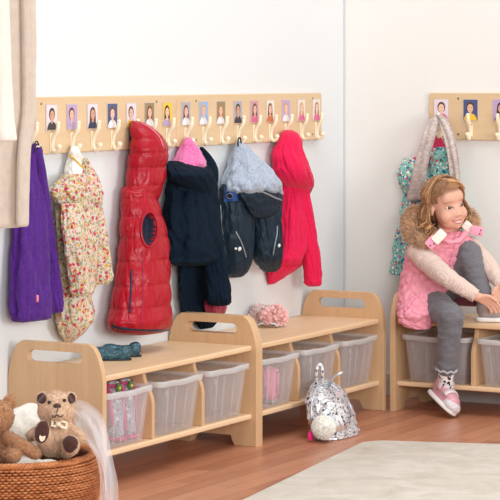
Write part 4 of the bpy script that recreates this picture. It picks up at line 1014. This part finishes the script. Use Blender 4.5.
for s in (-1, 1):
    c = fhit(s * .027, .003, -.0062); e = obj('eye', ell(c, (.0125, .0105, .0085), 20, 14, HR_), 'eye_white', G_)
    gx = .0002
    obj('iris', ell(c + hf * .0068 + hx * gx, (.0086, .0050, .0086), 16, 10, HR_), 'iris', e)
    obj('glint', ell(c + hf * .0114 + hx * (gx - .002) + hu * .002, .0011, 8, 6), 'teeth', e)
    lid = [fhit(s * .027 + u * .0130, .003 + .0076 * (1 - u * u), .0014) for u in np.linspace(-1, 1, 11)]
    obj('eyelid', tube(lid, .0026, 6), 'skin', G_)
    obj('eyelash', tube([p + hf * .0022 - hu * .0016 for p in lid], .0013, 5), 'iris', G_)
    low = [fhit(s * .027 + u * .0115, .003 - .0060 * (1 - u * u), .0008) for u in np.linspace(-1, 1, 9)]
    obj('lower_eyelid', tube(low, .0018, 6), 'skin', G_)
    br = [fhit(s * .028 + u * .015, .0225 + .0035 * (1 - u * u) - .002 * u * s, .0006) for u in np.linspace(-1, 1, 9)]
    obj('eyebrow', tube(br, [.0010 + .0012 * math.sin(PI * (i + 1) / 10) for i in range(9)], 6, flat=.5), 'brow_hair', G_)
# hair
capV, capF = remesh(join(hell((0, -.016, .032), (.074, .084, .073)), hell((0, -.055, -.015), (.062, .042, .062)), hell((0, .012, .060), (.060, .058, .042))), .005, 4)
lc = (capV - HC) @ np.array([hx, hf, hu]).T
keep = np.array([not (lc[list(f)].mean(axis=0)[1] > .028 - .0 and lc[list(f)].mean(axis=0)[2] < .074 + .35 * max(0, abs(lc[list(f)].mean(axis=0)[0]) - .03) * -1) and not (lc[list(f)].mean(axis=0)[1] > -.022 and lc[list(f)].mean(axis=0)[2] < .022) for f in capF])
obj('scalp_hair', fuzz((capV, [f for f, k2 in zip(capF, keep) if k2]), 90, .003), 'hair_brown', G_)
rnd = np.random.RandomState(5); LK = {0: [], 1: []}
def hsurf(d, lift):
    d = np.asarray(d, float); d /= np.linalg.norm(d); A_ = np.array([.075 + lift, .085 + lift, .075 + lift]); c0 = np.array([0, -.014, .030])
    return c0 + d / np.linalg.norm(d / A_)
for i in range(420):
    th = rnd.uniform(-1.0, 1.0) * math.radians(106)         # 0 = back of the head
    th0 = th; side = math.copysign(1, math.sin(th)) if abs(th) > .05 else 1
    part = np.array([-.012 + rnd.normal(0, .006), .045 - .075 * (1 - abs(th) / PI) + rnd.normal(0, .008), 0])
    P = []; n_ = 8; endz = rnd.uniform(-.125, -.065)
    for j in range(n_):
        f_ = j / (n_ - 1); lift = .003 + rnd.uniform(0, .006)
        az = th; el = math.radians(82 - 96 * f_)
        d = np.array([math.sin(az) * math.cos(el), -math.cos(az) * math.cos(el), math.sin(el)])
        if f_ < .5: d = d * (f_ * 2) + (1 - 2 * f_) * np.array([part[0] * 8, part[1] * 5, .95])
        P.append(hsurf(d, lift))
    last = P[-1]
    if last[1] > .035: P = P[:5]; P.append(np.array([side * .072, .012, .012])); P.append(np.array([side * .076, .0, -.02])); last = P[-1]
    m_ = 9; ph = rnd.uniform(0, 2 * PI); amp = rnd.uniform(.003, .009); outx = last[:2] / (np.linalg.norm(last[:2]) + 1e-6)
    for j in range(1, m_ + 1):
        f_ = j / m_; z = last[2] + (endz - last[2]) * f_
        fl = .012 * math.sin(PI * f_) + .010 * f_
        P.append(np.array([last[0] + outx[0] * fl + amp * f_ * math.sin(ph + f_ * 7), last[1] + outx[1] * fl + amp * f_ * math.cos(ph + f_ * 7) - .0 * f_, z]))
    Q = catmull([H(*p) for p in P], 40); r0 = rnd.uniform(.0018, .0034)
    R = [r0 * (.45 + .55 * min(1, q * 5)) * (1 - .75 * max(0, q - .6) / .4) for q in np.linspace(0, 1, 40)]
    LK[1 if rnd.rand() < .22 + .25 * (abs(th) > 1.9) else 0].append(tube(Q, R, 6, flat=.6))
for i in range(60):                                         # swept front hair
    s = 1 if i % 3 == 0 else -1; u = rnd.uniform(0, 1)
    P = [np.array([-.012 * 1 + rnd.normal(0, .004), .040 - .05 * u, .102 + .004 * u]), np.array([s * (.034 + .004 * u), .050 - .045 * u, .088]), np.array([s * (.056), .046 - .03 * u, .060]), np.array([s * .074, -.006 - .022 * u, .036]), np.array([s * .078, -.040 - .02 * u, .0]), np.array([s * (.084), -.030 - .02 * u, -.050]), np.array([s * (.084 + rnd.normal(0, .006)), -.052 - .02 * u, -.085 + rnd.normal(0, .015)])]
    Q = catmull([H(*(p + rnd.normal(0, .0025, 3))) for p in P], 40); LK[0 if i % 3 else 1].append(tube(Q, [.0026 * (1 - .7 * max(0, q - .6) / .4) for q in np.linspace(0, 1, 40)], 6, flat=.6))
for i in range(80):                                         # loose curls resting on the collar
    s = -1 if i < 44 else 1; c = np.array([s * rnd.uniform(.066, .105), rnd.uniform(-.05, .012), rnd.uniform(-.055, -.105)]); ph = rnd.uniform(0, 6.28); rr = rnd.uniform(.006, .013); hl = rnd.uniform(.03, .05)
    Q = [H(*(c + np.array([rr * math.cos(ph + 8 * q), rr * math.sin(ph + 8 * q), hl * (.5 - q)]))) for q in np.linspace(0, 1, 26)]
    LK[1 if i % 4 else 0].append(tube(Q, [.0032 * math.sin(PI * (.12 + .8 * q)) for q in np.linspace(0, 1, 26)], 6, flat=.6))
obj('hair', join(*LK[0]), 'hair_brown', G_); obj('hair_highlight', join(*LK[1]), 'hair_blond', G_, label='blond curls')
# clothes
def vloft(rows, n=90, m=110, puffs=0, seed=0, ps=30):
    R = []
    for py, xl, xr, xc, hd in rows:
        c = X((xl + xr) / 2, py, xc); k_ = scale_at(c); R.append([*c, (xr - xl) / 2 / k_, hd])
    R = np.array(catmull(R, m)); V = []; Fc = []
    for i in range(m):
        c = R[i][:3]; a, b_ = max(R[i][3], .002), max(R[i][4], .002)
        for j in range(n):
            ph = 2 * PI * j / n; d = RT * a * math.copysign(abs(math.cos(ph)) ** .85, math.cos(ph)) + FW * b_ * math.copysign(abs(math.sin(ph)) ** .85, math.sin(ph)); p = c + d
            if puffs:
                D_ = noise.voronoi(Vector((p[0] * ps, p[1] * ps, p[2] * ps * 1.1)))[0]; e = min(.45, D_[1] - D_[0])
                nn_ = d / np.linalg.norm(d); p = p + nn_ * (puffs * (e / .45) ** .5 - puffs * .6)
            V.append(tuple(p))
    for i in range(m - 1):
        for j in range(n): Fc.append((i * n + j, i * n + (j + 1) % n, (i + 1) * n + (j + 1) % n, (i + 1) * n + j))
    Fc += [tuple(range(n)), tuple((m - 1) * n + j for j in range(n))]
    return V, Fc
vest = obj('gilet', vloft([(231, 434, 464, -.235, .055), (236, 424, 470, -.235, .075), (243, 412, 473, -.24, .085), (252, 406, 471, -.24, .09), (262, 404, 463, -.245, .092), (275, 401.5, 454, -.25, .095), (290, 399, 447, -.275, .105), (303, 397.5, 441, -.32, .105), (313, 397, 437, -.36, .09), (320, 398, 433.5, -.395, .045), (326, 404, 431, -.405, .028), (329, 413, 429, -.405, .018)], puffs=.009, m=150, n=130), 'pink_quilt', G_)
bvv = bvh_of(vest)
def onv(pix, n=14, lift=.002): return on_surface(bvv, pix, n, lift)
z1 = onv([(456, 236), (455, 245), (452, 256), (449, 266)], 18, .003)
if len(z1) > 2: obj('zip', tube(z1, .0035, 6), 'pink_trim', vest)
z2 = onv([(405, 311), (411, 303), (419, 293)], 14, .004)
if len(z2) > 2: obj('pocket_welt', tube(z2, .006, 8, flat=.6), 'pink_trim', vest)
obj('collar', tube(catmull([X(433, 232, -.30), X(441, 238, -.335), X(450, 242, -.335), X(459, 240, -.30), X(466, 232, -.24)], 30), [.011 + .003 * math.sin(i) for i in range(30)], 10, flat=.7), 'pink_quilt', vest)
obj('tail', join(capsule(X(456, 301, -.20), X(474, 303, -.25), .018, .014), capsule(X(470, 299, -.23), X(477, 298, -.25), .012, .010)), 'maroon_lining', vest)
# sleeves
def limb(pts, rad, n=22, seed=0, amp=.05, m=50, fr=60):
    P = catmull(pts, m); R = np.interp(np.linspace(0, 1, m), np.linspace(0, 1, len(rad)), rad)
    V, Fc = tube(P, R, n); V = np.array(V); N_ = normals_of(V, Fc)
    for i in range(len(V)): V[i] += N_[i] * amp * .03 * noise.noise(Vector(V[i]) * fr + Vector((seed, 0, 0)))
    return V, Fc
obj('sleeve', limb([sR + (sR - eR) * .02, sR * .5 + eR * .5 + np.array([0, 0, -.006]), eR, eR * .5 + wR * .5 + np.array([0, 0, -.002]), wR - (wR - eR) * .03], [.045, .043, .037, .032, .025], seed=1, amp=.16), 'pale_pink_knit', G_)
obj('sleeve', limb([sL, sL * .5 + eL * .5, eL, eL * .5 + wL * .5, wL - (wL - eL) * .03], [.044, .040, .035, .031, .025], seed=2, amp=.16), 'pale_pink_knit', G_)
# trousers
obj('trousers', remesh(join(capsule(pel, abd * .5 + pel * .5, .094, .088), *[q for h, k_, a, e in ((hR, kR, aR, .86), (hL, kL, aL, .88)) for q in (capsule(h, k_, .066, .050), capsule(k_, k_ + (a - k_) * .35, .049, .044), capsule(k_ + (a - k_) * .35, k_ + (a - k_) * e, .043, .038))]), .006, 5), 'grey_denim', G_)
tr = G_.children[-1]
tv = np.array([v.co for v in tr.data.vertices]); tn = np.array([v.normal for v in tr.data.vertices])
for i in range(len(tv)):
    tv[i] += tn[i] * (.0045 * noise.noise(Vector((tv[i][0] * 22, tv[i][1] * 22, tv[i][2] * 60))) )
tr.data.vertices.foreach_set('co', tv.ravel()); tr.data.update()
cf = kR + (aR - kR) * .91; ax_ = (aR - kR) / np.linalg.norm(aR - kR); u_ = np.cross(ax_, FW); u_ /= np.linalg.norm(u_); w2 = np.cross(ax_, u_)
obj('cuff', tube([cf + .0385 * (math.cos(a) * u_ + math.sin(a) * w2) + ax_ * .003 * math.sin(9 * a) for a in np.linspace(0, 2 * PI, 49)[:-1]], .0045, 6, closed=True), 'grey_denim_fray', tr)
# shoes
def shoe(heel, toe, upv, ankle, mats, label, straps=True):
    fx = toe - heel; Ls = np.linalg.norm(fx); fx = fx / Ls; uz = np.asarray(upv, float); uz = uz - fx * (uz @ fx); uz /= np.linalg.norm(uz); sy = np.cross(uz, fx)
    def T(p): return heel + fx * p[0] + sy * p[1] + uz * p[2]
    r = Ls
    up_ = remesh(join(capsule(T((.034, 0, .044)), T((r - .035, 0, .034)), .035, .030), ell(T((r - .036, 0, .028)), (.035, .034, .027), 18, 12), capsule(T((.036, 0, .045)), T((.036, 0, .045)) * .68 + ankle * .32, .034, .035)), .005, 6)
    s_ = obj('shoe', up_, mats[0], G_, label=label)
    out = []
    for q in np.linspace(0, 2 * PI, 41)[:-1]:
        cx = r / 2 + (r / 2 + .003) * math.copysign(abs(math.cos(q)) ** .8, math.cos(q)); wy = (.035 + .004 * (cx / r)) * math.copysign(abs(math.sin(q)) ** .75, math.sin(q)); out.append((cx, wy))
    obj('sole', prism(out, .0, .016, lambda a, b2, c: T((a, b2, c)), bev=.004), 'sole_white', s_)
    bs = BVHTree.FromPolygons([Vector(v) for v in up_[0]], up_[1])
    if straps:
        for xs, zs2 in ((.058, .0), (.092, .0)):
            P = []
            for q in np.linspace(-1.25, 1.25, 15):
                o_ = T((xs + .01 * math.sin(q), .1 * math.sin(q), .03 + .1 * math.cos(q))); rr = bs.ray_cast(Vector(o_), Vector(T((xs, 0, .03)) - o_).normalized())
                if rr[0] is not None: P.append(np.array(rr[0]) + (o_ - T((xs, 0, .03))) / .1 * .002)
            if len(P) > 3: obj('strap', tube(P, .0135, 8, flat=.4, up=uz), mats[1], s_)
        obj('toe_cap', ell(T((r - .030, 0, .024)), (.037, .0365, .0265), 20, 14, Matrix(((fx[0], sy[0], uz[0]), (fx[1], sy[1], uz[1]), (fx[2], sy[2], uz[2])))), mats[2], s_)
    return T
hl = X(429.5, 393, -.375); te = X(452, 415.5, -.44)
upv = np.array([0, 0, .75]) + RT * .7 - FW * .2
TF = shoe(hl, te, upv, aR, ('pink_leather', 'silver_leather', 'toe_glitter'), 'pink and silver high top shoe hanging above the floor')
obj('sock', limb([aR + (kR - aR) * .03, aR * .5 + TF((.048, 0, .055)) * .5, TF((.048, 0, .050))], [.028, .029, .030], seed=4, amp=.05), 'sock_print', G_)
hl2 = onZ(477, 322, .3475); te2 = hl2 + (RT * .9 - FW * .05) / .9 * .15; te2[2] = .3475
shoe(hl2 + FW * .03, te2 + FW * .03, (0, 0, 1), aL, ('grey_leather', 'grey_leather', 'grey_leather'), 'grey shoe resting on the bench')
# fur hood edge, fleece lining and tabs
arc = [X(431, 246, -.35), X(418, 240, -.34), X(412, 228, -.30), X(415, 216, -.22), X(430, 216, -.17), X(448, 216, -.15), X(464, 213, -.15), X(472, 218, -.17), X(475, 228, -.19)]
fa = tube(catmull(arc, 60), [.016 + .016 * math.sin(PI * i / 59) ** .5 if i < 34 else .013 + .010 * math.sin(PI * i / 59) for i in range(60)], 14)
obj('fur_trim', join(fa, fur(fa, 9000, .022, .0011, .15, .6, 21, curl=.08)), 'fur_brown', vest)
def tab(c, ux, uy, w_, h_, snaps, nm='tab', mt='pink_trim', th=.004):
    ux = ux / np.linalg.norm(ux); uy = uy - ux * (uy @ ux); uy /= np.linalg.norm(uy); uz = np.cross(ux, uy)
    if uz @ FW > 0: uz = -uz
    o_ = obj(nm, prism(rrect(-w_, w_, -h_, h_, .006, 4), -th, th, lambda a, b2, t_: c + ux * a + uy * b2 + uz * t_, bev=.002), mt, vest)
    for a, b2 in snaps: obj('snap', ell(c + ux * a + uy * b2 + uz * .005, .003, 10, 6), 'snap_dark', o_)
tab(X(432, 242, -.372), RT * .8 - np.array([0, 0, .75]), RT * .75 + np.array([0, 0, .8]), .019, .024, ((.004, -.014), (.010, .0)))
tab(X(477, 231, -.235), RT * .95 - np.array([0, 0, .2]), np.array([0, 0, 1.]), .024, .018, ((.012, -.008), (.013, .006)))
tab(X(439, 236.5, -.362), RT * .8 - np.array([0, 0, .75]), RT * .75 + np.array([0, 0, .8]), .018, .027, (), 'hood_lining', 'cream_fleece', .008)
tab(X(468, 227, -.228), RT * .8 + np.array([0, 0, -.75]), RT * .75 + np.array([0, 0, .8]), .022, .017, (), 'hood_lining', 'cream_fleece', .008)
# ------------------------------------------------------------------ light
w = bpy.data.worlds.new('world'); sc.world = w; w.use_nodes = True
w.node_tree.nodes['Background'].inputs['Color'].default_value = (.91, .96, 1, 1)
w.node_tree.nodes['Background'].inputs['Strength'].default_value = .62
def area(name, loc, target, size, power, col=(1, 1, 1)):
    l = bpy.data.lights.new(name, 'AREA'); l.shape = 'RECTANGLE'; l.size = size[0]; l.size_y = size[1]; l.energy = power; l.color = col
    o = bpy.data.objects.new(name, l); C.objects.link(o); o.location = loc
    o.rotation_euler = (Vector(target) - Vector(loc)).to_track_quat('-Z', 'Y').to_euler()
area('softbox_lamp', (-3.4, -5.6, 1.35), (-1.3, -.2, .45), (1.8, 1.4), 120, (.98, .99, 1))
area('studio_lamp', (-7.2, -5.0, 1.9), (-.9, -.4, .35), (1.8, 1.4), 155, (.98, .99, 1))
area('overhead_fill', (-1.9, -1.9, 5.2), (-1.7, -1.3, 0), (3.6, 2.6), 145, (1, .99, .97))  # fill added overhead to brighten seats and floor; no ceiling is built
sc.view_settings.view_transform = 'Standard'; sc.view_settings.look = 'None'
sc.view_settings.exposure = -.14; sc.view_settings.gamma = 1; sc.view_settings.use_curve_mapping = False
